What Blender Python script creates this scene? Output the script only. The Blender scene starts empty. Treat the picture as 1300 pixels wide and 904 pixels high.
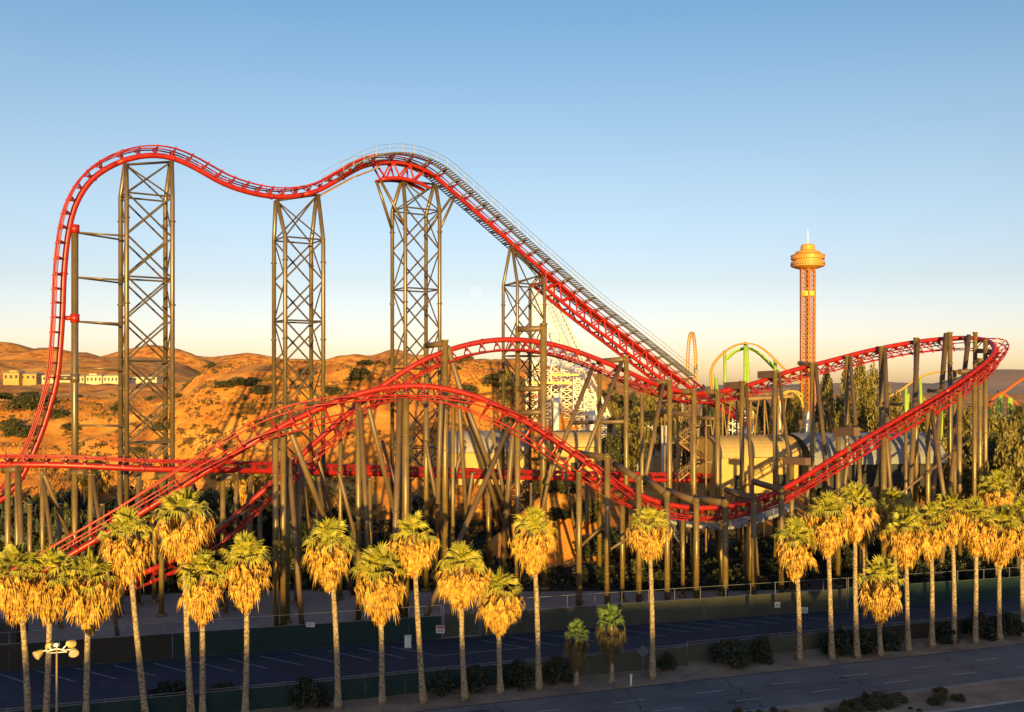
import bpy, math, random
from mathutils import Vector, noise, Matrix
R = math.radians
V = Vector
random.seed(7)
scene = bpy.context.scene
COL = scene.collection

# ------------------------------------------------------------------ camera model (pinhole, level, shifted)
F, CX, HY, H = 1249.0, 650.0, 490.0, 25.0
def P(px, py, Y):
    return V(((px - CX) / F * Y, Y, H - (py - HY) / F * Y))
def G(px, py, z=0.0):                      # point on the ground seen at a pixel
    Y = (H - z) * F / (py - HY)
    return V(((px - CX) / F * Y, Y, z))
cam = bpy.data.cameras.new('camera'); camo = bpy.data.objects.new('camera', cam); COL.objects.link(camo)
cam.sensor_width = 36; cam.lens = 36 * F / 1300; cam.shift_y = 38 / 1300
cam.clip_start = 0.5; cam.clip_end = 30000
camo.location = (0, 0, H); camo.rotation_euler = (R(90), 0, 0)
scene.camera = camo

# ------------------------------------------------------------------ light
SUN_EL, SUN_AZ = R(4.6), 0.045             # azimuth: right of straight behind the camera
sd = V((math.sin(SUN_AZ) * math.cos(SUN_EL), -math.cos(SUN_AZ) * math.cos(SUN_EL), math.sin(SUN_EL)))
sl = bpy.data.lights.new('sun', 'SUN'); so = bpy.data.objects.new('sun', sl); COL.objects.link(so)
sl.energy = 5.0; sl.angle = R(0.5); sl.color = (1.0, 0.66, 0.17)
so.rotation_euler = sd.to_track_quat('Z', 'Y').to_euler(); so.location = (20, -40, 80)
w = bpy.data.worlds.new('World'); scene.world = w; w.use_nodes = True
nt = w.node_tree; nt.nodes.clear()
def N(t, kind, **kw):
    n = t.nodes.new(kind)
    for k, v in kw.items():
        if k.startswith('i_'):
            key = k[2:]
            n.inputs[int(key) if key.isdigit() else key.replace('_', ' ')].default_value = v
        else: setattr(n, k, v)
    return n
wo = N(nt, 'ShaderNodeOutputWorld'); bg = N(nt, 'ShaderNodeBackground'); bg.inputs[1].default_value = 0.15
sky = N(nt, 'ShaderNodeTexSky', sky_type='NISHITA', sun_disc=False, sun_elevation=SUN_EL, sun_rotation=math.pi - SUN_AZ,
        altitude=300, air_density=1.0, dust_density=1.0, ozone_density=1.5)
# the clear dawn air: tint the sky by the elevation of the view direction
tc = N(nt, 'ShaderNodeTexCoord'); sx = N(nt, 'ShaderNodeSeparateXYZ'); rp = N(nt, 'ShaderNodeValToRGB')
mx = N(nt, 'ShaderNodeMix', data_type='RGBA', blend_type='MULTIPLY'); mx.inputs[0].default_value = 1
nt.links.new(tc.outputs['Generated'], sx.inputs[0]); nt.links.new(sx.outputs[2], rp.inputs[0])
SKYRAMP = [(0.0, (.60, .60, .98)), (.032, (.505, .50, .86)), (.07, (.46, .43, .65)), (.104, (.42, .385, .51)), (.196, (.425, .40, .46)), (.284, (.37, .39, .45)), (.36, (.295, .365, .44)), (.6, (.20, .25, .33)), (1.0, (.17, .22, .31))]
def ramp(node, stops):
    e = node.color_ramp.elements
    while len(e) > len(stops): e.remove(e[-1])
    while len(e) < len(stops): e.new(1)
    for el, (p, c) in zip(e, stops): el.position = p; el.color = (*c, 1)
ramp(rp, SKYRAMP)
vs = N(nt, 'ShaderNodeVectorMath', operation='SCALE'); vs.inputs[3].default_value = 2.5
nt.links.new(rp.outputs[0], vs.inputs[0]); nt.links.new(sky.outputs[0], mx.inputs[6]); nt.links.new(vs.outputs[0], mx.inputs[7])
nt.links.new(mx.outputs[2], bg.inputs[0]); nt.links.new(bg.outputs[0], wo.inputs[0])
scene.view_settings.view_transform = 'Standard'; scene.view_settings.look = 'None'
scene.view_settings.exposure = 0.75; scene.view_settings.gamma = 1; scene.view_settings.use_curve_mapping = False

# ------------------------------------------------------------------ materials
MATS = {}
def mat(name, c1, c2=None, scale=1.0, rough=0.6, detail=6, metal=0.0, bump=0.0, bscale=None, lo=.35, hi=.65, coords='Object', var=0.0, stretch=None, c3=None, spec=0.5):
    if name in MATS: return MATS[name]
    m = bpy.data.materials.new(name); m.use_nodes = True; t = m.node_tree
    b = t.nodes['Principled BSDF']; b.inputs['Roughness'].default_value = rough; b.inputs['Metallic'].default_value = metal
    b.inputs['Specular IOR Level'].default_value = spec
    co = N(t, 'ShaderNodeTexCoord'); src = co.outputs[coords]
    if coords == 'World':
        pass
    if stretch:
        mp = N(t, 'ShaderNodeMapping'); mp.inputs['Scale'].default_value = stretch
        t.links.new(src, mp.inputs[0]); src = mp.outputs[0]
    n = N(t, 'ShaderNodeTexNoise'); n.inputs['Scale'].default_value = scale; n.inputs['Detail'].default_value = detail
    n.inputs['Roughness'].default_value = .62
    t.links.new(src, n.inputs['Vector'])
    r = N(t, 'ShaderNodeValToRGB'); c2 = c2 or tuple(x * .8 for x in c1)
    ramp(r, [(lo, c1), (hi, c2)] if not c3 else [(lo, c1), ((lo + hi) / 2, c2), (hi, c3)])
    t.links.new(n.outputs[0], r.inputs[0]); out = r.outputs[0]
    if var:
        oi = N(t, 'ShaderNodeObjectInfo'); hs = N(t, 'ShaderNodeHueSaturation')
        mr = N(t, 'ShaderNodeMapRange'); mr.inputs[3].default_value = 1 - var; mr.inputs[4].default_value = 1 + var
        t.links.new(oi.outputs['Random'], mr.inputs[0]); t.links.new(mr.outputs[0], hs.inputs['Value'])
        t.links.new(out, hs.inputs['Color']); out = hs.outputs[0]
    t.links.new(out, b.inputs['Base Color'])
    if bump:
        n2 = N(t, 'ShaderNodeTexNoise'); n2.inputs['Scale'].default_value = bscale or scale * 4; n2.inputs['Detail'].default_value = 8
        t.links.new(src, n2.inputs['Vector'])
        bp = N(t, 'ShaderNodeBump'); bp.inputs['Strength'].default_value = bump; bp.inputs['Distance'].default_value = 0.3
        t.links.new(n2.outputs[0], bp.inputs['Height']); t.links.new(bp.outputs[0], b.inputs['Normal'])
    MATS[name] = m
    return m
RED = mat('red_track_paint', (.40, .016, .010), (.24, .011, .009), .8, .40, detail=10)
REDT = mat('red_truss_paint', (.40, .016, .011), (.28, .014, .012), .5, .42)
KHAKI = mat('khaki_steel_paint', (.235, .155, .040), (.12, .078, .027), .55, .40, metal=.08, bump=.03, bscale=3, lo=.30, hi=.70, detail=10, spec=.8)
KHAKIB = mat('brown_beam_paint', (.17, .108, .052), (.105, .068, .038), .5, .45, lo=.3, hi=.7, detail=10)
KHAKI2 = mat('tower_steel_paint', (.155, .108, .052), (.085, .062, .036), .55, .34, metal=.1, spec=.8, lo=.30, hi=.70, detail=10)
BRACE = mat('brown_brace_paint', (.085, .064, .045), (.055, .042, .032), .4, .5)
BROWN = mat('brown_box_beam_paint', (.17, .10, .065), (.13, .08, .055), .5, .5)
GALV = mat('galvanised_steel', (.22, .22, .23), (.15, .155, .165), 1.5, .5, metal=.3)
GRATE = mat('walkway_grating_steel', (.20, .20, .21), (.13, .13, .14), 1.5, .6)
WHITE = mat('white_steel_paint', (.84, .84, .84), (.72, .71, .68), .6, .5)
GREEN = mat('lime_green_steel', (.30, .46, .06), (.24, .38, .06), .5, .45)
ORANGE = mat('orange_track_paint', (.50, .27, .045), (.40, .24, .05), .5, .45)
YELLOWM = mat('yellow_steel', (.78, .50, .06), (.68, .42, .06), .5, .45)
TOWERO = mat('tower_orange_paint', (.50, .185, .04), (.40, .16, .04), .3, .5)
CAPO = mat('tower_cap_paint', (.66, .33, .05), (.58, .26, .05), .15, .5)
REDO = mat('red_orange_track_paint', (.52, .10, .02), (.44, .12, .03), .5, .45)
WOOD = mat('weathered_wood', (.32, .20, .09), (.22, .13, .06), 1.2, .8)
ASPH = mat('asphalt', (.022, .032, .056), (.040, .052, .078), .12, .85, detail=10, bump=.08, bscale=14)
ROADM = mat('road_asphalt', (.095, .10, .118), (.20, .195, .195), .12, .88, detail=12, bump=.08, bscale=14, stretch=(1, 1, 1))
CONC = mat('pale_concrete', (.38, .335, .30), (.24, .21, .19), .12, .9, detail=10, bump=.15, bscale=4)
DIRT = mat('verge_dirt', (.44, .31, .20), (.21, .15, .105), .35, .95, detail=12, bump=.4, bscale=5)
PAINT = mat('white_road_paint', (.46, .46, .45), (.20, .20, .205), 1.8, .8, lo=.4, hi=.7)
KERB = mat('kerb_concrete', (.34, .32, .30), (.25, .24, .23), .8, .9)
SCREEN = mat('green_fence_screen', (.014, .042, .038), (.010, .030, .029), .5, .9)
SCREENB = mat('faded_fence_screen', (.075, .080, .056), (.05, .055, .04), .4, .9)
SCREENK = mat('brown_fence_screen', (.036, .031, .022), (.026, .023, .017), .4, .9)
BARK = mat('palm_bark', (.48, .36, .21), (.15, .11, .075), 5.0, .95, detail=4, bump=.06, bscale=9, stretch=(1, 1, 1.5), lo=.40, hi=.60)
FROND = mat('palm_green_leaf', (.22, .225, .025), (.47, .40, .045), .9, .5, detail=3, var=.12)
DEAD = mat('palm_dead_leaf', (.17, .062, .012), (.54, .285, .042), 2.6, .75, detail=3, lo=.36, hi=.60, c3=(.68, .44, .07), var=.10)
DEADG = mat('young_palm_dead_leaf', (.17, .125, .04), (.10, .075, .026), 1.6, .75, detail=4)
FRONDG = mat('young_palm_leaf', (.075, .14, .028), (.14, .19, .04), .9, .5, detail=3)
LEAFO = mat('olive_tree_leaf', (.155, .13, .028), (.27, .205, .042), .35, .6, detail=3, var=.16)
LEAFD = mat('dark_tree_leaf', (.045, .052, .016), (.085, .075, .024), .5, .6, detail=3, var=.15)
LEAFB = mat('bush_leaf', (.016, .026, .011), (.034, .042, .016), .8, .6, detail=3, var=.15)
LEAFG = mat('golden_shrub_leaf', (.20, .115, .03), (.13, .085, .026), .5, .7, detail=3, var=.2)
LEAFM = mat('median_shrub_leaf', (.075, .07, .028), (.12, .095, .04), 1.2, .7, detail=3, var=.2)
TBARK = mat('tree_bark', (.14, .095, .06), (.09, .06, .04), 3, .95)
ROOFY = mat('tan_roof_sheet', (.50, .36, .16), (.44, .31, .14), .3, .6)
WALLY = mat('yellow_stucco', (.62, .40, .13), (.55, .35, .12), .4, .85)
ROOFG = mat('grey_metal_roof', (.22, .225, .25), (.28, .28, .29), .3, .5)
DARK = mat('dark_painted_metal', (.02, .02, .022), (.03, .03, .03), 1, .7)
HOUSEY = mat('ochre_house_wall', (.46, .30, .10), (.38, .25, .09), .2, .85)
HOUSEW = mat('cream_house_wall', (.56, .47, .33), (.48, .40, .28), .2, .85)
HOUSER = mat('pale_house_roof', (.48, .38, .25), (.40, .32, .22), .3, .85)
GLASS = mat('dark_window_glass', (.03, .035, .045), (.05, .055, .06), .5, .2)
SIGNW = mat('white_sign_face', (.75, .75, .74), (.70, .70, .70), 2, .6)
SIGNR = mat('red_sign_ink', (.55, .03, .03), (.5, .03, .03), 2, .6)

# ------------------------------------------------------------------ mesh helpers
class MB:
    def __init__(s): s.v = []; s.f = []; s.sm = []
    def quad(s, a, b, c, d):
        i = len(s.v); s.v += [a, b, c, d]; s.f.append((i, i + 1, i + 2, i + 3)); s.sm.append(False)
    def tri(s, a, b, c):
        i = len(s.v); s.v += [a, b, c]; s.f.append((i, i + 1, i + 2)); s.sm.append(False)
    def poly(s, pts):
        i = len(s.v); s.v += list(pts); s.f.append(tuple(range(i, i + len(pts)))); s.sm.append(False)
    def tube(s, pts, r, n=8, cap=True):
        pts = [V(p) for p in pts]; m = len(pts)
        rs = r if isinstance(r, (list, tuple)) else [r] * m
        i0 = len(s.v); ref = None
        for k in range(m):
            t = (pts[min(k + 1, m - 1)] - pts[max(k - 1, 0)]).normalized()
            if ref is None: ref = V((0, 0, 1)) if abs(t.z) < .9 else V((1, 0, 0))
            a = (ref - t * ref.dot(t))
            if a.length < 1e-5: a = t.orthogonal()
            a.normalize(); b = t.cross(a); ref = a
            off = math.pi / n
            for j in range(n):
                an = 2 * math.pi * j / n + off
                s.v.append(pts[k] + (a * math.cos(an) + b * math.sin(an)) * rs[k])
        for k in range(m - 1):
            for j in range(n):
                j2 = (j + 1) % n
                s.f.append((i0 + k * n + j, i0 + k * n + j2, i0 + (k + 1) * n + j2, i0 + (k + 1) * n + j)); s.sm.append(n > 5)
        if cap:
            s.f.append(tuple(i0 + j for j in reversed(range(n)))); s.sm.append(False)
            s.f.append(tuple(i0 + (m - 1) * n + j for j in range(n))); s.sm.append(False)
    def box(s, c, hx, hy, hz, ux=V((1, 0, 0)), uy=V((0, 1, 0)), uz=V((0, 0, 1))):
        i = len(s.v); c = V(c)
        for sz in (-1, 1):
            for sy_, sx_ in ((-1, -1), (-1, 1), (1, 1), (1, -1)):
                s.v.append(c + ux * hx * sx_ + uy * hy * sy_ + uz * hz * sz)
        for q in ((3, 2, 1, 0), (4, 5, 6, 7), (0, 1, 5, 4), (1, 2, 6, 5), (2, 3, 7, 6), (3, 0, 4, 7)):
            s.f.append(tuple(i + k for k in q)); s.sm.append(False)
    def lathe(s, c, prof, n=24):
        c = V(c); i0 = len(s.v)
        for r, z in prof:
            for j in range(n):
                a = 2 * math.pi * j / n; s.v.append(c + V((r * math.cos(a), r * math.sin(a), z)))
        for k in range(len(prof) - 1):
            for j in range(n):
                j2 = (j + 1) % n
                s.f.append((i0 + k * n + j, i0 + k * n + j2, i0 + (k + 1) * n + j2, i0 + (k + 1) * n + j)); s.sm.append(False)
    def build(s, name, material, parent=None, loc=None):
        off = V((0, 0, 0))
        p = parent
        while p is not None: off += p.location; p = p.parent
        if parent is None and loc is not None: off = V(loc)
        me = bpy.data.meshes.new(name)
        me.from_pydata([tuple(q - off) for q in map(V, s.v)], [], s.f)
        me.polygons.foreach_set('use_smooth', s.sm)
        me.materials.append(material); me.update()
        o = bpy.data.objects.new(name, me); COL.objects.link(o)
        if parent is not None: o.parent = parent
        elif loc is not None: o.location = loc
        return o
def tag(o, label=None, cat=None, group=None, kind=None):
    if label: o['label'] = label
    if cat: o['category'] = cat
    if group: o['group'] = group
    if kind: o['kind'] = kind
    return o
def thing(name, loc, label, cat, group=None):
    o = bpy.data.objects.new(name, None); COL.objects.link(o); o.location = loc
    return tag(o, label, cat, group)
def copy_tree(o, parent=None):
    c = o.copy(); COL.objects.link(c); c.parent = parent
    for ch in o.children: copy_tree(ch, c)
    return c
def sm(t): t = max(0, min(1, t)); return t * t * (3 - 2 * t)
def nz(x, y, s, o=0): return noise.noise(V((x / s, y / s, o)))
def lerp_tab(tab, x):
    if x <= tab[0][0]: return tab[0][1]
    for (a, va), (b, vb) in zip(tab, tab[1:]):
        if x <= b: return va + (vb - va) * (x - a) / (b - a)
    return tab[-1][1]
def catmull(pts, step):
    pts = [V(p) for p in pts]; out = []
    ext = [pts[0] * 2 - pts[1]] + pts + [pts[-1] * 2 - pts[-2]]
    for i in range(1, len(ext) - 2):
        p0, p1, p2, p3 = ext[i - 1:i + 3]
        n = max(2, int((p2.to_3d() - p1.to_3d()).length / step))
        for k in range(n):
            t = k / n
            out.append(.5 * ((2 * p1) + (p2 - p0) * t + (2 * p0 - 5 * p1 + 4 * p2 - p3) * t * t + (3 * p1 - p0 - 3 * p2 + p3) * t ** 3))
    out.append(pts[-1]); return out

# ------------------------------------------------------------------ ground
CREST = [(-9, 21), (-.42, 21), (-.34, 22.5), (-.31, 28), (-.28, 30), (-.2, 30.5), (-.1, 30), (0.0, 29.5), (.06, 22), (.12, 10), (.2, 5), (9, 4)]
FAR = [(-9, 60), (-.60, 66), (-.54, 76), (-.47, 83), (-.44, 70), (-.41, 64), (-.37, 74), (-.345, 72), (-.30, 58), (-.2, 58), (-.13, 62), (-.1, 58), (0, 54), (.1, 45), (.3, 30), (9, 30)]
def gz(x, y):
    z = 0.0
    if y > 120:
        t = x / y
        c = lerp_tab(CREST, t)
        s = sm((y - 150) / 85.0)
        z += c * s
        if y > 320:                      # gentle dip behind the crest, then the far plateau
            k = sm((y - 320) / 120)
            z = z * (1 - k) + k * (25.3 if t < .05 else max(4, 25 - (t - .05) * 200))
        if y > 620:
            k = math.exp(-((y - 1500) / 420.0) ** 2)
            z += max(0, (lerp_tab(FAR, t) - 25) * k * (1 + .12 * nz(x, y, 120, 3)))
            z += (9 * nz(x, y, 260, 5) + 22 * nz(x, y, 120, 6) + 10 * nz(x, y, 55, 7)) * sm((y - 700) / 300) * (1 if t < .1 else .3)
        if y > 1800 and t < 0:
            k = math.exp(-((y - 3300) / 500.0) ** 2)
            z += 120 * k * (.75 + .5 * nz(x, 0, 400, 8)) * sm((-.40 - t) / .1)
        if y > 1800 and t > .2:
            k = math.exp(-((y - 3600) / 600.0) ** 2)
            z += (24 + 58 * sm((t - .42) / .06) + 20 * nz(x, y, 500, 2) + 8 * nz(x, y, 160, 3)) * k
        a = sm((y - 155) / 40) * (1 - .6 * sm((y - 400) / 300)) * sm((.1 - t) / .08)
        if a > 0:
            rg = abs(nz(x, y, 30, 1)); z += a * (3.4 * nz(x, y, 26, 4) - 3.0 * (0.35 - rg) * (rg < .35) + 1.5 * nz(x, y, 9, 6) + .55 * nz(x, y, 3.6, 7))
        # soil bank under the tracks
        z += 9.5 * math.exp(-((x - 6.5) / 8.0) ** 2 - ((y - 146) / 8.0) ** 2)
    if y < -40:                          # the ridge behind the camera that keeps the low sun off the street
        z += (26.0 + .7 * nz(x, 0, 60, 9)) * math.exp(-((y + 185) / 55.0) ** 2)
    return z
def axis(segs):
    out = []
    for a, b, st in segs:
        n = max(1, int(round((b - a) / st)))
        out += [a + (b - a) * k / n for k in range(n)]
    out.append(segs[-1][1]); return out
xs = axis([(-4600, -2500, 350), (-2500, -900, 80), (-900, -260, 16), (-260, -130, 6), (-130, 40, 1.6), (40, 120, 6), (120, 500, 40), (500, 1200, 100), (1200, 2600, 70), (2600, 4600, 330)])
ys = axis([(-1200, -360, 120), (-360, -60, 20), (-60, 110, 17), (110, 290, 1.6), (290, 460, 7), (460, 700, 30), (700, 2000, 20), (2000, 4600, 110), (4600, 6400, 300)])
g = MB(); nx = len(xs)
for y in ys:
    for x in xs: g.v.append(V((x, y, gz(x, y))))
for j in range(len(ys) - 1):
    for i in range(nx - 1):
        a = j * nx + i; g.f.append((a, a + 1, a + nx + 1, a + nx)); g.sm.append(True)
gm = mat('dry_grass_ground', (.36, .120, .022), (.74, .275, .036), .085, .95, detail=15, bump=.7, bscale=.6, c3=(.78, .39, .08), lo=.38, hi=.64)
go = g.build('ground', gm)
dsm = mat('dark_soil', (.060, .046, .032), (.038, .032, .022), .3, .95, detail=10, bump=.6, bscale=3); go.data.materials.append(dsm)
fhm = mat('far_hill_haze_tint', (.50, .32, .22), (.38, .23, .16), .004, .95, detail=12); go.data.materials.append(fhm)  # paler rosy colour on the farthest ground stands in for distance haze
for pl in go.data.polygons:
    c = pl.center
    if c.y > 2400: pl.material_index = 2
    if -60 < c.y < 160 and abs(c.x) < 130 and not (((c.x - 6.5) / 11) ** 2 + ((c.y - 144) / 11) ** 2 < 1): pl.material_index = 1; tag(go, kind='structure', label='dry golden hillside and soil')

# street frame: u along the road, v away from the camera
A0 = V((13.9, 82.8, 0)); U = V((.9445, .3285, 0)).normalized(); W_ = V((-U.y, U.x, 0))
def S(u, v, z=0): return A0 + U * u + W_ * v + V((0, 0, z))
def strip(name, u0, u1, v0, v1, z, m, seg=1):
    b = MB()
    for k in range(seg):
        a, c = u0 + (u1 - u0) * k / seg, u0 + (u1 - u0) * (k + 1) / seg
        b.quad(S(a, v0, z), S(c, v0, z), S(c, v1, z), S(a, v1, z))
    return tag(b.build(name, m), kind='structure')
strip('road', -160, 200, -8.6, 0, .006, ROADM)
strip('far_lane_road', -160, 200, -26, -13.3, .006, ROADM)
strip('verge', -160, 200, .16, 5.6, .010, DIRT)
# the car park between the two fences
b = MB()
FA, FB = G(0, 852), G(1283, 759)          # base line of the inner fence
FD = (FB - FA).normalized(); FN = V((-FD.y, FD.x, 0))
b.poly([S(-160, 5.6, .006), S(200, 5.6, .006), FA + FD * 260 + V((0, 0, .006)), FA - FD * 90 + V((0, 0, .006))])
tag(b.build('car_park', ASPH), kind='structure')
thr = lambda q: lerp_tab([(-90, 31), (20, 30), (62, 17), (92, 9), (260, 9)], q) + (1.2 * nz(q, 0, 11, 40) if abs(q) < 96 else 0)
b = MB(); b.poly([FA - FD * 90 + FN * .1 + V((0, 0, .006)), FA + FD * 260 + FN * .1 + V((0, 0, .006)), *[FA + FD * q + FN * thr(q) + V((0, 0, .006)) for q in (260, 95, 80, 65, 50, 35, 20, -90)]])
tag(b.build('concrete_apron', CONC), kind='structure')
b = MB()
for v in (-8.72, -13.18): b.box(S(20, v, .075), 180, .12, .085, U, W_)
tag(b.build('kerb', KERB), kind='structure')
strip('median_soil', -160, 200, -13.06, -8.84, .12, DIRT)
b = MB()
for k in range(-16, 26):
    for v in (-3.0, -5.8):
        u = k * 7.2 + (2 if v < -4 else 0)
        b.quad(S(u, v - .08, .011), S(u + 2.6, v - .08, .011), S(u + 2.6, v + .08, .011), S(u, v + .08, .011))
b.quad(S(-160, -8.1, .011), S(200, -8.1, .011), S(200, -8.0, .011), S(-160, -8.0, .011))
tag(b.build('road_marking', PAINT), kind='structure')
b = MB()
def gline(p, q, wd=.11, z=.011):
    p, q = V(p), V(q); d = (q - p).normalized(); n = V((-d.y, d.x, 0)) * wd / 2; zz = V((0, 0, z))
    b.quad(p - n + zz, q - n + zz, q + n + zz, p + n + zz)
for px0, py0, px1, py1 in ((0, 856, 33, 867), (45, 851, 97, 866), (96, 848, 148, 862), (145, 845, 198, 858), (195, 842, 240, 854), (245, 840, 296, 852), (288, 836, 340, 849), (330, 833, 386, 845), (372, 829, 425, 841),
        (416, 826, 470, 838), (455, 823, 515, 836), (495, 821, 552, 832), (612, 813, 668, 823), (645, 808, 710, 820), (690, 805, 755, 814), (740, 801, 800, 811), (780, 798, 845, 808), (812, 795, 880, 803), (842, 792, 905, 800),
        (873, 790, 935, 797), (905, 788, 960, 795), (938, 786, 990, 792), (968, 783, 1020, 789), (1000, 781, 1050, 787), (1060, 776, 1110, 781), (1130, 770, 1180, 776)):
    gline(G(px0, py0), G(px1, py1))
gline(G(552, 833), G(672, 822)); 
tag(b.build('parking_marking', PAINT), kind='structure')
# tar patches and cracks in the paving
PATCH = mat('tar_patch', (.034, .037, .046), (.060, .063, .074), .8, .8, detail=8)
rp_ = random.Random(12); b = MB()
def blot(c, ax, rx, ry, z=.009):
    ay = V((-ax.y, ax.x, 0)); b.poly([c + ax * rx * math.cos(t) * rp_.uniform(.75, 1.15) + ay * ry * math.sin(t) * rp_.uniform(.75, 1.15) + V((0, 0, z)) for t in [k * math.pi / 7 for k in range(14)]])
for k in range(9): blot(S(rp_.uniform(-40, 60), rp_.uniform(-7.5, -1)), U, rp_.uniform(.5, 1.6), rp_.uniform(.15, .4))
for k in range(34): blot(FA + FD * rp_.uniform(-5, 105) - FN * rp_.uniform(1.5, 9), FD, rp_.uniform(.25, .8), rp_.uniform(.2, .5))
tag(b.build('tar_patch', PATCH), kind='structure'); b = MB()
def crack(p, q, n=14, amp=.35, z=.0095):
    pts = [p.lerp(q, k / n) + V((rp_.uniform(-amp, amp), rp_.uniform(-amp, amp), 0)) for k in range(n + 1)]
    for u_, v_ in zip(pts, pts[1:]):
        d = (v_ - u_).normalized(); nn = V((-d.y, d.x, 0)) * .05; zz = V((0, 0, z)); b.quad(u_ - nn + zz, v_ - nn + zz, v_ + nn + zz, u_ + nn + zz)
for k in range(10):
    u0 = -40 + k * 11 + rp_.uniform(-3, 3); crack(S(u0, -8), S(u0 + rp_.uniform(-2, 2), -.4))
    p = FA + FD * (k * 11 + rp_.uniform(-3, 3)); crack(p - FN * .6, p - FN * rp_.uniform(5, 10) + FD * rp_.uniform(-5, 5))
crack(S(-60, -4.4), S(80, -4.4), 120, .06)
tag(b.build('paving_crack', PATCH), kind='structure')
# ------------------------------------------------------------------ fences
def fence(name, pts, label, screens, post_h, screen_h, step, rail_mat=GALV):
    root = thing(name, pts[0], label, 'fence')
    L = [(b_ - a_).length for a_, b_ in zip(pts, pts[1:])]; tot = sum(L)
    def at(d):
        for a_, b_, l in zip(pts, pts[1:], L):
            if d <= l: return a_ + (b_ - a_) * (d / l)
            d -= l
        return pts[-1]
    n = int(tot / step)
    for k in range(n + 1):
        p = at(tot * k / n); m = MB(); m.tube([p - V((0, 0, .05)), p + V((0, 0, post_h))], .045, 6); m.build('post', rail_mat, root)
    for z in (post_h - .05, screen_h + .02):
        m = MB(); m.tube([at(tot * k / 30) + V((0, 0, z)) for k in range(31)], .025, 5); m.build('rail', rail_mat, root)
    for a, c, mm in screens:
        m = MB(); q = max(2, int((c - a) * tot / 1.2))
        for k in range(q):
            p0, p1 = at(tot * (a + (c - a) * k / q)), at(tot * (a + (c - a) * (k + 1) / q))
            d = (p1 - p0).normalized(); nn = V((-d.y, d.x, 0))
            w0, w1 = .05 + .035 * math.sin(k * 2.1), .05 + .035 * math.sin((k + 1) * 2.1)
            bl, tl = p0 - nn * w0 + V((0, 0, .06)), p0 - nn * .05 + V((0, 0, screen_h))
            br, tr = p1 - nn * w1 + V((0, 0, .06)), p1 - nn * .05 + V((0, 0, screen_h))
            m.quad(bl, br, tr, tl)
            e = nn * .02
            m.quad(br + e, bl + e, tl + e, tr + e); m.quad(tl, tr, tr + e, tl + e)
        m.build('screen', mm, root)
    return root
fx = lambda px: G(px, 852 - .0725 * px)
fence('screened_fence', [fx(-40), fx(560)], 'tall green screened chain link fence along the car park, left of the gate', [(0, .40, SCREENK), (.402, 1, SCREEN)], 3.4, 2.3, 3.2)
fence('screened_fence', [fx(612), fx(1075)], 'faded olive screened fence along the car park, right of the gate', [(0, .58, SCREENB), (.582, 1, SCREENB)], 3.6, 2.3, 3.0)
fence('screened_fence', [fx(1077), fx(1345)], 'dark green screened fence at the far right end of the car park', [(0, 1, SCREEN)], 3.6, 2.4, 3.4)
# vehicle gate in the inner fence
gt = thing('car_park_gate', fx(562), 'pale mesh gate with steel frame between the two inner fences', 'gate')
p, q = fx(563), fx(610)
for e in (p, q, (p + q) / 2):
    m = MB(); m.tube([e, e + V((0, 0, 3.2))], .07, 8); m.build('gate_post', GALV, gt)
for a, c in ((p, (p + q) / 2), ((p + q) / 2, q)):
    m = MB(); a2, c2 = a + (c - a) * .06, a + (c - a) * .94
    m.tube([a2 + V((0, 0, .15)), c2 + V((0, 0, .15)), c2 + V((0, 0, 2.6)), a2 + V((0, 0, 2.6)), a2 + V((0, 0, .15))], .035, 6); fr = m.build('gate_leaf', GALV, gt)
    m = MB(); d = (c2 - a2).normalized(); m.box((a2 + c2) / 2 + V((0, 0, 1.37)), (c2 - a2).length / 2 - .04, .012, 1.18, d, V((-d.y, d.x, 0))); m.build('screen', SCREENB, fr)
# street-side fence behind the palms
def sv(px): # palms line, shifted back
    t = (px - CX) / F
    # palm line Y = 80.92 + .335 X
    Y = 80.92 / (1 - .335 * t); return V((t * Y, Y, 0))
back = V((-.32, .95, 0))
fence('street_fence', [sv(-60) + back * 1.3, sv(884) + back * 1.6], 'low green screened fence behind the nearer palms, left of its break', [(0, .72, SCREEN), (.722, 1, SCREENB)], 2.0, 1.75, 3.2)
fence('street_fence', [sv(890) + back * 2.6, sv(1360) + back * 2.6], 'low screened fence behind the farther palms and bushes on the right', [(0, .35, SCREENB), (.352, 1, SCREENK)], 1.9, 1.6, 3.2)

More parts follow.
